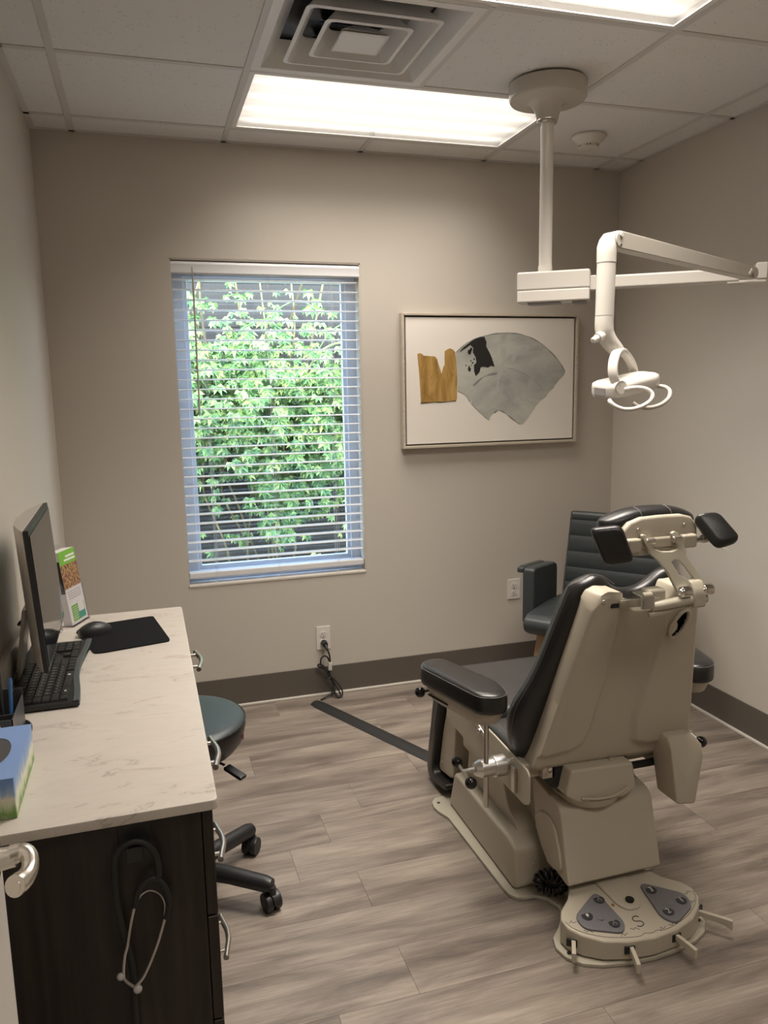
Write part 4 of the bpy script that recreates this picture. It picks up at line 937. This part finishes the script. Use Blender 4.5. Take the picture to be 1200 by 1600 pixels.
def back_pt(u, v):
    zt, zb = stop(u), sbot(u); z = zb+(zt-zb)*v; a, b = sxl(z), sxr(z)
    e = abs(2*u-1); x = a+(b-a)*u; y = PB(z)
    y += .010*sm(.94, 1.0, e)+.010*sm(.965, 1, v)+.008*sm(.03, 0, v)
    # recess between wing and column
    y += .013*sm(-.004, .009, sdpoly((x, z), wing))
    y -= .014*sm(.007, -.007, sdpoly((x, z), rcol))
    return x, y, z
def front_pt(u, v):
    x, y, z = back_pt(u, v); e = 2*u-1
    return x-.006*e*(abs(e) > .99), PB(z)+.085, z
NU, NV = 72, 80
shell = sheet(back_pt, front_pt, NU, NV)
hole = [(1.304+.021*math.cos(a)+.012*math.sin(a), .880+.040*math.sin(a)-.004*math.cos(a)) for a in [i*2*PI/18 for i in range(18)]]
kill = [f for f in shell.faces if abs(f.calc_center_median().y-PB(f.calc_center_median().z)) < .04 and sdpoly((f.calc_center_median().x, f.calc_center_median().z), hole) < -.001]
bmesh.ops.delete(shell, geom=kill, context='FACES')
bs_ = obj('back_shell', shell, 'beige', ch, 60)
obj('handle_recess', join(box(1.265, 1.34, PB(.88)+.034, PB(.88)+.040, .83, .93)), 'dark', bs_, 0)
obj('recess_rim', tube([(x, PB(z)-.009, z) for x, z in hole], .0050, 3, 8, closed=True), 'beige', bs_, 60)
obj('recess_tongue', slab([(1.278, PB(.87)-.009, .895), (1.292, PB(.87)-.009, .893), (1.302, PB(.87)-.009, .880), (1.300, PB(.87)-.009, .866), (1.286, PB(.87)-.009, .852), (1.274, PB(.87)-.009, .860)], (0, .006, 0), .002), 'beige', bs_, 40)
obj('recess_latch', slab([(1.292, PB(.9)+.012, .892), (1.312, PB(.9)+.012, .906), (1.310, PB(.9)+.012, .910), (1.290, PB(.9)+.012, .897)], (0, .004, 0)), 'steel', bs_, 0)
for x, z in ((1.063, .968), (1.010, .455), (1.205, .452)): obj('shell_screw', join(cyl((x, PB(z)-.0025, z), (x, PB(z)+.004, z), .006, seg=14, bev=.001)), 'nickel', bs_)
# hanging box at the right lower corner
hb = slab([(1.368, 1.695, .326), (1.430, 1.693, .318), (1.456, 1.700, .455), (1.453, 1.706, .490), (1.436, 1.722, .516), (1.352, 1.728, .520), (1.350, 1.704, .490)], (0, .095, 0), .009, 3, 35)
obj('hanging_box', hb, 'beige', ch, 60)
obj('rear_lever', join(box(1.24, 1.40, 1.805, 1.820, .392, .410, .002), box(1.20, 1.27, 1.80, 1.83, .40, .44, .003)), 'black_plastic', ch)

# ---- back cushion (black), wraps the shell edge
def smc(P, x):
    if x <= P[0][0]: return P[0][1]
    for i in range(len(P)-1):
        if x <= P[i+1][0]:
            p0 = P[max(i-1, 0)]; p1 = P[i]; p2 = P[i+1]; p3 = P[min(i+2, len(P)-1)]; h = p2[0]-p1[0]
            m1 = (p2[1]-p0[1])/(p2[0]-p0[0])*h; m2 = (p3[1]-p1[1])/(p3[0]-p1[0])*h; t = (x-p1[0])/h
            return (2*t**3-3*t*t+1)*p1[1]+(t**3-2*t*t+t)*m1+(3*t*t-2*t**3)*p2[1]+(t**3-t*t)*m2
    return P[-1][1]
def cxl(z): return smc([(.40, 1.005), (.43, .975), (.47, .952), (.514, .937), (.569, .926), (.629, .931), (.684, .953), (.756, .977), (.847, .997), (.933, 1.015), (.99, 1.030), (1.01, 1.045)], z)
def cxr(z): return 2*1.2-cxl(z)
def ctop(u): return smc([(0, .985), (.05, 1.006), (.14, 1.016), (.26, 1.004), (.38, .975), (.5, .966), (.62, .975), (.74, 1.002), (.86, 1.016), (.95, 1.006), (1, .985)], u)
def cpt(u, v, f):
    zt, zb = ctop(u), .405; z = zb+(zt-zb)*v; a, b = cxl(z), cxr(z); e = abs(2*u-1)
    x = a+(b-a)*u
    yb_ = PB(z)+.070; yf = PB(z)+.158+.012*math.cos((2*u-1)*PI*.5)*0-.02*(1-e**2)+.018*sm(.75, .5, z)
    ym = (yb_+yf)/2+.004; r = (1-e**10)**.5*(1-abs(2*v-1)**14)**.5
    y = ym+(yf-ym)*r if f else ym+(yb_-ym)*r
    return x, y, z
def usp(u): return .5-.5*math.cos(PI*u) 
cb_ = sheet(lambda u, v: cpt(usp(u), .5-.5*math.cos(PI*v), 1), lambda u, v: cpt(usp(u), .5-.5*math.cos(PI*v), 0), 40, 48)
obj('back_cushion', cb_, 'black_vinyl', ch, 80)
pts = [(cxl(z)+.0012, PB(z)+.104, z) for z in [.55+.02*i for i in range(22)]]
obj('stitching', tube(pts+[(1.2-(1.2-1.045)*math.cos(t), PB(1.0)+.10, ctop((1-math.cos(t))/2)+.001) for t in (.25, .5, .75, 1.0, 1.25)], .0008, 1, 4, smooth=False), 'thread', ch)

# ---- headrest
hp0 = [(1.060, 1.128), (1.066, 1.155), (1.088, 1.176), (1.12, 1.186), (1.18, 1.188), (1.235, 1.187), (1.262, 1.180), (1.278, 1.160), (1.280, 1.135), (1.262, 1.118), (1.250, 1.108), (1.195, 1.100), (1.120, 1.094), (1.075, 1.098)]
hr = obj('headrest_shell', slab([(x, 1.556+(z-1.14)*.1, z) for x, z in hp0], (0, .022, 0), .007, 3, 60), 'beige', ch, 60)
obj('headrest_ridge', box(1.105, 1.215, 1.546, 1.560, 1.112, 1.138, .006, 3), 'beige', hr)
for x, z in ((1.108, 1.158), (1.238, 1.162), (1.082, 1.103), (1.205, 1.108)): obj('headrest_screw', cyl((x, 1.553, z), (x, 1.560, z), .0052, seg=12, bev=.001), 'nickel', hr)
for x0, x1 in ((1.072, 1.110), (1.225, 1.268)): obj('rod_boss', box(x0, x1, 1.540, 1.566, 1.106, 1.140, .007, 3), 'beige', hr)
def hpt(u, v, f):
    a = 2*u-1; x = 1.170+a*.132; top = 1.207-.030*abs(a)**2.6; bot = 1.095+.012*a*a; z = bot+(top-bot)*v
    r = (1-abs(a)**6)**.5*(1-abs(2*v-1)**6)**.5
    yb_ = 1.572; yf = 1.572+.085-.030*(1-a*a)
    ym = 1.612
    y = ym+(yf-ym)*r if f else ym+(yb_-ym)*r
    return x, y, z
obj('headrest_cushion', sheet(lambda u, v: hpt(usp(u), .5-.5*math.cos(PI*v), 1), lambda u, v: hpt(usp(u), .5-.5*math.cos(PI*v), 0), 30, 20), 'black_vinyl', ch, 80)
for xs_ in (1.130, 1.215): obj('stitching', tube([hpt((xs_+dx-1.170)/.264+.5, .5-.5*math.cos(PI*t), 0) for dx in (0,) for t in (.70, .76, .82, .88, .94, .99)], .0008, 1, 4, smooth=False), 'thread', ch)
# side pads on a cross rod
obj('head_pad_rod', join(cyl((1.005, 1.551, 1.122), (1.086, 1.551, 1.122), .0065, seg=14), cyl((1.258, 1.551, 1.122), (1.295, 1.551, 1.124), .0065, seg=14), cyl((1.286, 1.551, 1.124), (1.303, 1.551, 1.124), .010, seg=14, bev=.002)), 'steel', ch)
lp = [(.972, 1.545, 1.172), (1.038, 1.515, 1.180), (1.070, 1.505, 1.092), (1.007, 1.530, 1.082)]
def padmesh(c, nrm, th):
    c = [Vector(p) for p in c]; nrm = Vector(nrm).normalized(); out = []
    for s_, t in ((.80, 0), (.95, .12), (1, .35), (1, .65), (.95, .88), (.80, 1)):
        m_ = sum(c, Vector())/4; rp = round_poly([m_+(p-m_)*s_ for p in c], .016, 4); out.append([Vector(p)+nrm*th*t for p in rp])
    return loft(out)
obj('side_head_pad', padmesh(lp, (.35, .93, .0), .030), 'black_vinyl', ch, 60)
rp_ = [(1.258, 1.560, 1.172), (1.312, 1.545, 1.176), (1.346, 1.500, 1.114), (1.290, 1.505, 1.102)]
obj('side_head_pad', padmesh(rp_, (.30, -.45, .80), .024), 'black_vinyl', ch, 60)
obj('pad_bracket', slab([(1.270, 1.562, 1.165), (1.298, 1.547, 1.120), (1.340, 1.514, 1.098), (1.310, 1.522, 1.106)], (.004, .006, 0), .001), 'beige', ch)
# Y bracket
yo = [(1.181,1.014),(1.153,1.059),(1.129,1.086),(1.109,1.102),(1.097,1.123),(1.085,1.146),(1.089,1.150),(1.097,1.147),(1.106,1.130),(1.118,1.115),(1.137,1.107),(1.163,1.105),(1.179,1.109),(1.179,1.119),(1.165,1.134),(1.161,1.147),(1.169,1.151),(1.178,1.146),(1.187,1.127),(1.201,1.106),(1.203,1.091),(1.253,1.033),(1.263,1.003),(1.250,.990),(1.225,.992),(1.200,1.000)]
yh = [(1.163,1.081),(1.171,1.086),(1.184,1.083),(1.198,1.069),(1.226,1.039),(1.213,1.037),(1.185,1.052)]
def yy_(z): return 1.497+(z-1.0)*.30
ybk = slab([(1.195+(x-1.195)*(1+.10*(z-1.0)/.15)+.035*(z-1.0)/.15*1.0, yy_(z), z) for x, z in yo], (0, .010, 0), .0022, 2, 50, holes=[[(1.195+(x-1.195)*(1+.10*(z-1.0)/.15)+.035*(z-1.0)/.15, yy_(z), z) for x, z in yh]])
yb = obj('headrest_bracket', ybk, 'beige2', ch, 50)
for x in (1.131, 1.206): obj('bracket_pivot', cyl((x-.012, 1.540, 1.132), (x+.012, 1.540, 1.132), .008, seg=14, bev=.002), 'nickel', yb)
for x in (1.200, 1.262): obj('pivot_bolt', join(cyl((x-.014, 1.492, 1.014), (x+.012, 1.492, 1.014), .0135, seg=20, bev=.003), sphere((x-.012, 1.492, 1.014), .009, seg=12)), 'chrome', yb)
obj('bracket_hub', px_(round_poly([(1.480, .972), (1.482, 1.012), (1.500, 1.040), (1.525, 1.030), (1.535, .975)], .012), 1.218, 1.252, .005, 2), 'beige2', ch, 50)
obj('bracket_link', join(tube([(1.262, 1.500, .990), (1.21, 1.497, .992), (1.15, 1.500, .986), (1.118, 1.510, .980)], .013, 6, 12, sq=.9), tube([(1.262, 1.510, .975), (1.20, 1.507, .975), (1.14, 1.505, .966), (1.112, 1.510, .962)], .008, 6, 10)), 'beige2', ch, 60)
obj('mount_plate', join(slab([(1.095, 1.552, 1.006), (1.152, 1.553, 1.010), (1.150, 1.530, 1.010), (1.084, 1.496, 1.008)], (0, 0, .004), .001), box(1.086, 1.118, 1.494, 1.506, .980, 1.010, .003)), 'steel', ch, label='steel sliding mount plate')
obj('mount_slot', box(1.085, 1.15, PB(.95)-.004, PB(.95)+.03, .948, .962, .003), 'dark', ch)
obj('mount_arm', slab([(1.10, 1.505, .985), (1.14, 1.505, .985), (1.15, 1.66, .935), (1.11, 1.66, .935)], (0, 0, .020), .003), 'beige2', ch)
obj('mount_knuckle', join(box(1.110, 1.160, 1.508, 1.545, .985, 1.022, .008, 3), cyl((1.088, 1.503, 1.012), (1.112, 1.503, 1.012), .008, seg=14)), 'beige2', ch, 50)

# ---- foot control
def ft(y): return .068+(y-1.54)*.135
fc = [(1.088, 1.800), (1.078, 1.775), (1.042, 1.725), (1.000, 1.690), (.985, 1.664), (.988, 1.632), (1.012, 1.600), (1.057, 1.568), (1.12, 1.549), (1.195, 1.541)]
fo = fc+[(2*CXc-x, y) for x, y in fc[-2::-1]]
bm = bmesh.new(); lo_ = [bm.verts.new((x, y, .014)) for x, y in fo]; up_ = [bm.verts.new((x, y, ft(y))) for x, y in fo]
n = len(fo)
for i in range(n): bm.faces.new((lo_[i], lo_[(i+1) % n], up_[(i+1) % n], up_[i]))
bm.faces.new(up_); bm.faces.new(lo_[::-1]); bmesh.ops.recalc_face_normals(bm, faces=bm.faces); bevel(bm, .006, 3, 50)
fcx = obj('foot_control', bm, 'beige', ch, 50)
def on(x, y, dz=0): return (x, y, ft(y)+dz)
def decal(poly, th, name, m, bev=0, lift=-.001):
    return obj(name, slab([on(x, y, lift) for x, y in poly], (0, 0, th), bev, 2, 50), m, fcx, 50)
decal(round_poly([(1.140, 1.782), (1.250, 1.782), (1.236, 1.665), (1.215, 1.636), (1.180, 1.636), (1.160, 1.66)], .012), .0065, 'control_boss', 'beige', .002)
obj('control_knob', join(cyl(on(1.200, 1.664, .004), on(1.200, 1.664, .012), .0125, seg=20, bev=.003)), 'black_gloss', fcx)
obj('indicator_led', cyl(on(1.149, 1.668, -.001), on(1.149, 1.668, .002), .0048, seg=12, bev=.001), 'amber', fcx)
tri1 = [(1.128, 1.722), (1.022, 1.655), (1.026, 1.612), (1.118, 1.572), (1.142, 1.598)]
tri2 = [(1.262, 1.718), (1.364, 1.645), (1.360, 1.602), (1.276, 1.560), (1.248, 1.590)]
for tri, bt, sy in ((tri1, ((1.118, 1.688), (1.055, 1.646), (1.112, 1.605)), ('', '', '')), (tri2, ((1.280, 1.679), (1.338, 1.624), (1.278, 1.600)), ('3', '1', '2'))):
    pd_ = decal(round_poly(tri, .030), .008, 'control_pad', 'grey_pad', .002)
    for k, ((x, y), s_) in enumerate(zip(bt, sy)):
        obj('button', cyl(on(x, y, .0065), on(x, y, .0082), .0155, seg=22, bev=.0006), 'button', pd_)
        if s_: obj('digit', text_bm(s_, .024, Matrix.Translation(Vector(on(x, y, .0086))) @ Matrix.Rotation(math.radians(4), 4, 'Z') @ Matrix.Rotation(math.radians(7.7), 4, 'X')), 'legend', pd_, 0)
        elif k == 1: obj('symbol', join(slab([on(x+px, y+py, .0084) for px, py in ring(.0015, .002, .0042, 12)], (0, 0, .0005)), slab([on(x-.0016, y-.007, .0084), on(x+.0012, y-.007, .0084), on(x+.002, y-.001, .0084), on(x-.0004, y-.001, .0084)], (0, 0, .0005))), 'legend', pd_, 0)
        else: obj('symbol', join(*[cyl(on(x+a_, y+b_, .0086), on(x+c_, y+d_, .0086), .0007, seg=5) for a_, b_, c_, d_ in ((-.006, -.003, 0, .002), (0, .002, .006, -.003), (-.006, -.003, -.005, -.007), (-.005, -.007, .005, -.007), (.005, -.007, .006, -.003), (-.002, .006, .003, .006))]), 'greyink', pd_, 0)
    cxm = sum(p[0] for p in tri)/5; cym = sum(p[1] for p in tri)/5
    obj('centre_dimple', cyl(on(cxm, cym, .0068), on(cxm, cym, .0075), .011, seg=20, bev=.0003), 'grey_pad', pd_)
s_shape = [(1.193, 1.612), (1.186, 1.617), (1.176, 1.615), (1.172, 1.607), (1.178, 1.601), (1.188, 1.599), (1.193, 1.592), (1.188, 1.585), (1.178, 1.583), (1.171, 1.587)]
obj('letter_s_emblem', tube([on(x, y, .0004) for x, y in s_shape], .0014, 4, 6), 'ink', fcx, label='dark S-shaped emblem')
gl = []
for i, (x, y) in enumerate(((1.010, 1.645), (1.036, 1.606), (1.120, 1.572), (1.160, 1.580), (1.232, 1.562), (1.268, 1.566), (1.372, 1.618), (1.380, 1.650))):
    a_ = -.3+i*.12; P = [(-.012, .006), (-.004, -.001), (.002, .004), (.010, -.006)] if i % 2 else [(-.010, -.004), (-.002, .005), (.001, -.003), (.011, .002)]
    P = [on(x+p*math.cos(a_)-q*math.sin(a_), y+p*math.sin(a_)+q*math.cos(a_), .0002) for p, q in P]
    gl += [cyl(P[j], P[j+1], .0007, seg=5) for j in range(3)]
obj('position_glyphs', join(*gl), 'ink', fcx, 0)
arc = [on(x, y, .0003) for x, y in [(.993, 1.652), (.999, 1.630), (1.022, 1.606), (1.065, 1.580), (1.125, 1.561), (1.16, 1.556), (1.175, 1.561), (1.195, 1.556)]]
arc += [(2*CXc-p[0], p[1], p[2]) for p in arc[-2::-1]]
obj('edge_line', tube(arc, .0006, 3, 5), 'ink', fcx)
for x, y, ex, ey in ((1.010, 1.640, .972, 1.572), (1.138, 1.585, 1.107, 1.487), (1.258, 1.590, 1.278, 1.484), (1.370, 1.625, 1.445, 1.545)):
    a, b = Vector((x, y, .050)), Vector((ex, ey, .047)); d = (b-a).normalized(); nn = Vector((-d.y, d.x, 0))*.0055
    obj('foot_pedal', bevel(loft([[p+nn+Vector((0, 0, h)), p-nn+Vector((0, 0, h)), p-nn-Vector((0, 0, g_)), p+nn-Vector((0, 0, g_))] for p, h, g_ in ((a, .006, .006), (b-d*.02, .008, .012), (b, .007, .020))]), .0015, 2), 'beige', ch, 40)
for x, y, an in ((.993, 1.618, -35), (1.122, 1.548, -7), (1.266, 1.549, 7), (1.397, 1.618, 35)):
    m4 = Matrix.Translation((x, y, .046)) @ Matrix.Rotation(math.radians(an), 4, 'Z'); q = box(-.014, .014, -.003, .003, -.010, .010); bmesh.ops.transform(q, matrix=m4, verts=q.verts); obj('pedal_slot', q, 'dark', fcx, 0)
# coiled black hose beside the column
P = []
for i in range(16*12):
    a = 2*PI*i/192; b = 2*PI*i/12; R_ = .036; r_ = .013
    q = Vector((math.cos(a)*(R_+r_*math.cos(b)), r_*math.sin(b), math.sin(a)*(R_+r_*math.cos(b))))
    q = Matrix.Rotation(math.radians(-28), 3, 'Z') @ Matrix.Rotation(math.radians(18), 3, 'X') @ q; P.append(Vector((1.052, 1.835, .066))+q)
obj('coiled_cord', tube(P, .0048, 1, 6, closed=True, smooth=False), 'black_gloss', ch, 60)
# ================================================================== CEILING EXAM LAMP
LX, LY = 1.4455, 2.643
la = thing('exam_lamp', 'white ceiling mounted exam lamp on a pole with jointed arm', 'exam lamp', (LX, LY, H))
obj('canopy', lathe([(.001, H-.001), (.128, H-.001), (.137, H-.006), (.137, H-.052), (.132, H-.060), (.075, H-.066), (.060, H-.070), (.050, H-.082), (.042, H-.105), (.038, H-.122), (.001, H-.122)], (LX, LY, 0), 48), 'canopy', la, 40)
obj('collar', lathe([(.001, H-.120), (.036, H-.121), (.037, H-.128), (.033, H-.136), (.001, H-.136)], (LX, LY, 0), 32), 'chrome', la)
obj('pole', cyl((LX, LY, 1.905), (LX, LY, H-.13), .0235, seg=28), 'lampwhite', la)
obj('pole_socket', cyl((LX, LY, 1.902), (LX, LY, 1.932), .0255, seg=28, bev=.001), 'lampwhite', la)
# arm geometry
hinge = Vector((2.035, 2.235, 1.868)); elbow = Vector((1.305, 1.985, 1.908))
bd = (hinge-Vector((LX, LY, hinge.z))).normalized(); bd.z = 0; bd.normalize(); bn = Vector((-bd.y, bd.x, 0))
def bx(a, b, w, z0, z1, bev, seg=3, c0=Vector((LX, LY, 0))):
    bm = box(a, b, -w, w, z0, z1, bev, seg); m4 = Matrix(((bd.x, bn.x, 0, c0.x), (bd.y, bn.y, 0, c0.y), (0, 0, 1, 0), (0, 0, 0, 1))); bmesh.ops.transform(bm, matrix=m4, verts=bm.verts); return bm
obj('junction_box', bx(-.097, .163, .050, 1.842, 1.908, .008, 4), 'lampwhite', la, 50)
obj('box_lower', bx(-.096, .162, .0492, 1.800, 1.8430, .006, 4), 'lampwhite', la, 50)
obj('box_underside', join(bx(-.06, .06, .030, 1.794, 1.802, .002), bx(.10, .15, .034, 1.790, 1.802, .004)), 'greyink', la)
L1 = (hinge-Vector((LX, LY, hinge.z))).length
obj('lower_arm', bx(.16, L1-.06, .024, 1.838, 1.884, .008, 3), 'lampwhite', la, 50)
obj('lower_arm_collar', bx(.160, .184, .026, 1.835, 1.887, .004), 'lampwhite', la, 50)
obj('hinge_block', join(bx(L1-.10, L1+.022, .020, 1.832, 1.842, .003), bx(L1-.012, L1+.026, .024, 1.842, 1.898, .006)), 'lampwhite', la, 50)
obj('hinge_socket', bx(L1+.006, L1+.0275, .016, 1.852, 1.888, .002), 'dark', la, 0)
# upper arm
ud = (hinge-elbow); Lu = ud.length; ux = ud.normalized(); uy = Vector((0, 0, 1)).cross(ux).normalized(); uz = ux.cross(uy)
ua, ub = Vector((1.312, 1.998, 1.904)), Vector((1.968, 2.200, 1.856))
ux = (ub-ua).normalized(); uy = Vector((0, 0, 1)).cross(ux).normalized(); uz = ux.cross(uy); Lu = (ub-ua).length
def arm_prof(w0, w1, x0, x1, h0, h1, bev):
    P = []
    for i in range(9):
        a = PI/2+PI*i/8; P.append((x0+h0*math.cos(a), h0*math.sin(a)))
    for i in range(9):
        a = -PI/2+PI*i/8; P.append((x1+h1*math.cos(a), h1*math.sin(a)))
    return slab([ua+ux*p[0]+uz*p[1]+uy*w0 for p in P], uy*(w1-w0), bev, 2, 50)
obj('upper_arm', arm_prof(-.019, .019, .0, Lu, .0245, .019, .002), 'lampwhite', la, 25)
obj('arm_cover', arm_prof(-.022, -.018, .004, Lu-.004, .0225, .018, .001), 'canopy', la, 50)
for q, h in ((.0, .012), (Lu-.030, .004), (Lu-.038, -.006)): p = ua+ux*q+uz*h-uy*.022; obj('pivot_cap', cyl(p, p-uy*.004, .0065, seg=16, bev=.001), 'lampwhite', la)
for q, h in ((.0, -.016), (Lu-.018, -.012)): p = ua+ux*q+uz*h-uy*.020; obj('arm_screw', cyl(p, p-uy*.005, .004, seg=10), 'chrome', la)
# drop tube and elbow
tx, ty = 1.287, 1.998
obj('elbow', loft([[Vector((tx+dx, ty, z))+Vector((math.cos(q), math.sin(q), 0))*r for q in [i*PI/12 for i in range(24)]] for dx, z, r in ((0, 1.842, .0275), (0, 1.862, .0275), (.000, 1.885, .0275), (.003, 1.905, .024), (.008, 1.921, .017), (.010, 1.924, .008))]), 'lampwhite', la, 60)
obj('drop_tube', cyl((tx-.002, ty, 1.695), (tx, ty, 1.841), .0262, .0265, 28, .0008), 'lampwhite', la)
obj('swivel_tube', tube([(tx-.002, ty, 1.694), (tx-.002, ty, 1.665), (tx+.003, ty, 1.645), (tx+.018, ty, 1.622), (tx+.040, ty+.002, 1.602), (tx+.052, ty+.003, 1.590)], lambda t: .0265-.010*max(0, t-.3), 6, 22), 'lampwhite', la, 60)
obj('tension_knob', join(tube([(tx-.012, ty-.008, 1.640), (tx-.032, ty-.014, 1.632)], .0145, 1, 18, smooth=False), cyl((tx-.032, ty-.014, 1.632), (tx-.052, ty-.020, 1.624), .0105, .0075, 16, .002)), 'lampwhite', la, 50)
# yoke: flat curved band
yk = [(1.300, 1.945, 1.492), (1.284, 1.945, 1.530), (1.290, 1.953, 1.566), (1.314, 1.973, 1.592), (1.345, 1.998, 1.597), (1.372, 2.022, 1.590), (1.405, 2.045, 1.572), (1.430, 2.060, 1.545), (1.438, 2.064, 1.512)]
Pk = catmull(yk, 5); rg = []
for i, p in enumerate(Pk):
    d = (Pk[min(i+1, len(Pk)-1)]-Pk[max(i-1, 0)]).normalized(); pl = Vector((.12, .119, 0)).normalized(); wv = Vector((-pl.y, pl.x, 0)); nv = d.cross(wv).normalized()
    t = i/(len(Pk)-1); ww = .0135; th = .0045+.002*math.sin(PI*t)
    rg.append([p+wv*ww*a+nv*th*b for a, b in ((-1, -.6), (-.85, -1), (.85, -1), (1, -.6), (1, .6), (.85, 1), (-.85, 1), (-1, .6))])
obj('yoke', loft(rg), 'lampwhite', la, 60)
HM = Matrix.Translation((1.366, 2.0, 1.500)) @ Matrix.Rotation(math.radians(12), 4, 'Z') @ Matrix.Rotation(math.radians(-9), 4, 'Y') @ Matrix.Rotation(math.radians(6), 4, 'X')
def inH(bm): bmesh.ops.transform(bm, matrix=HM, verts=bm.verts); return bm
rings_ = []
for s_, z in ((.80, -.0225), (.95, -.021), (1, -.012), (1, .006), (.96, .016), (.80, .021), (.45, .024)):
    rings_.append([(p[0]*(.5+.5*s_), p[1]*s_, z) for p in round_poly([(-.106, -.030), (-.085, -.052), (.070, -.052), (.106, -.034), (.106, .034), (.085, .052), (-.085, .052), (-.106, .034)], .014, 3)])
obj('lamp_head', inH(loft(rings_)), 'lampwhite', la, 50)
obj('lens', inH(box(-.080, .080, -.034, .034, -.0235, -.0222, .001, 1)), 'greyink', la)
obj('vent_panel', inH(box(-.1066, -.1052, -.022, .022, -.014, .008, .001, 1)), 'greyink', la)
obj('head_pivot', join(cyl((1.306, 1.936, 1.490), (1.304, 1.962, 1.494), .0215, .0215, 28, .002), cyl((1.306, 1.934, 1.490), (1.306, 1.937, 1.490), .0175, seg=28, bev=.0006)), 'lampwhite', la)
obj('grab_handle', tube([(1.318, 1.938, 1.486), (1.345, 1.920, 1.490), (1.372, 1.905, 1.484), (1.382, 1.895, 1.468), (1.368, 1.890, 1.450), (1.335, 1.890, 1.435), (1.298, 1.895, 1.430), (1.272, 1.905, 1.438), (1.260, 1.915, 1.450), (1.262, 1.925, 1.456)], .0062, 6, 12), 'lampwhite', la, 60)
obj('grab_handle', tube([(1.462, 1.985, 1.493), (1.474, 1.965, 1.490), (1.477, 1.945, 1.478), (1.462, 1.930, 1.458), (1.430, 1.922, 1.440), (1.392, 1.922, 1.432), (1.362, 1.930, 1.436), (1.350, 1.940, 1.446)], .0062, 6, 12), 'canopy', la, 60)
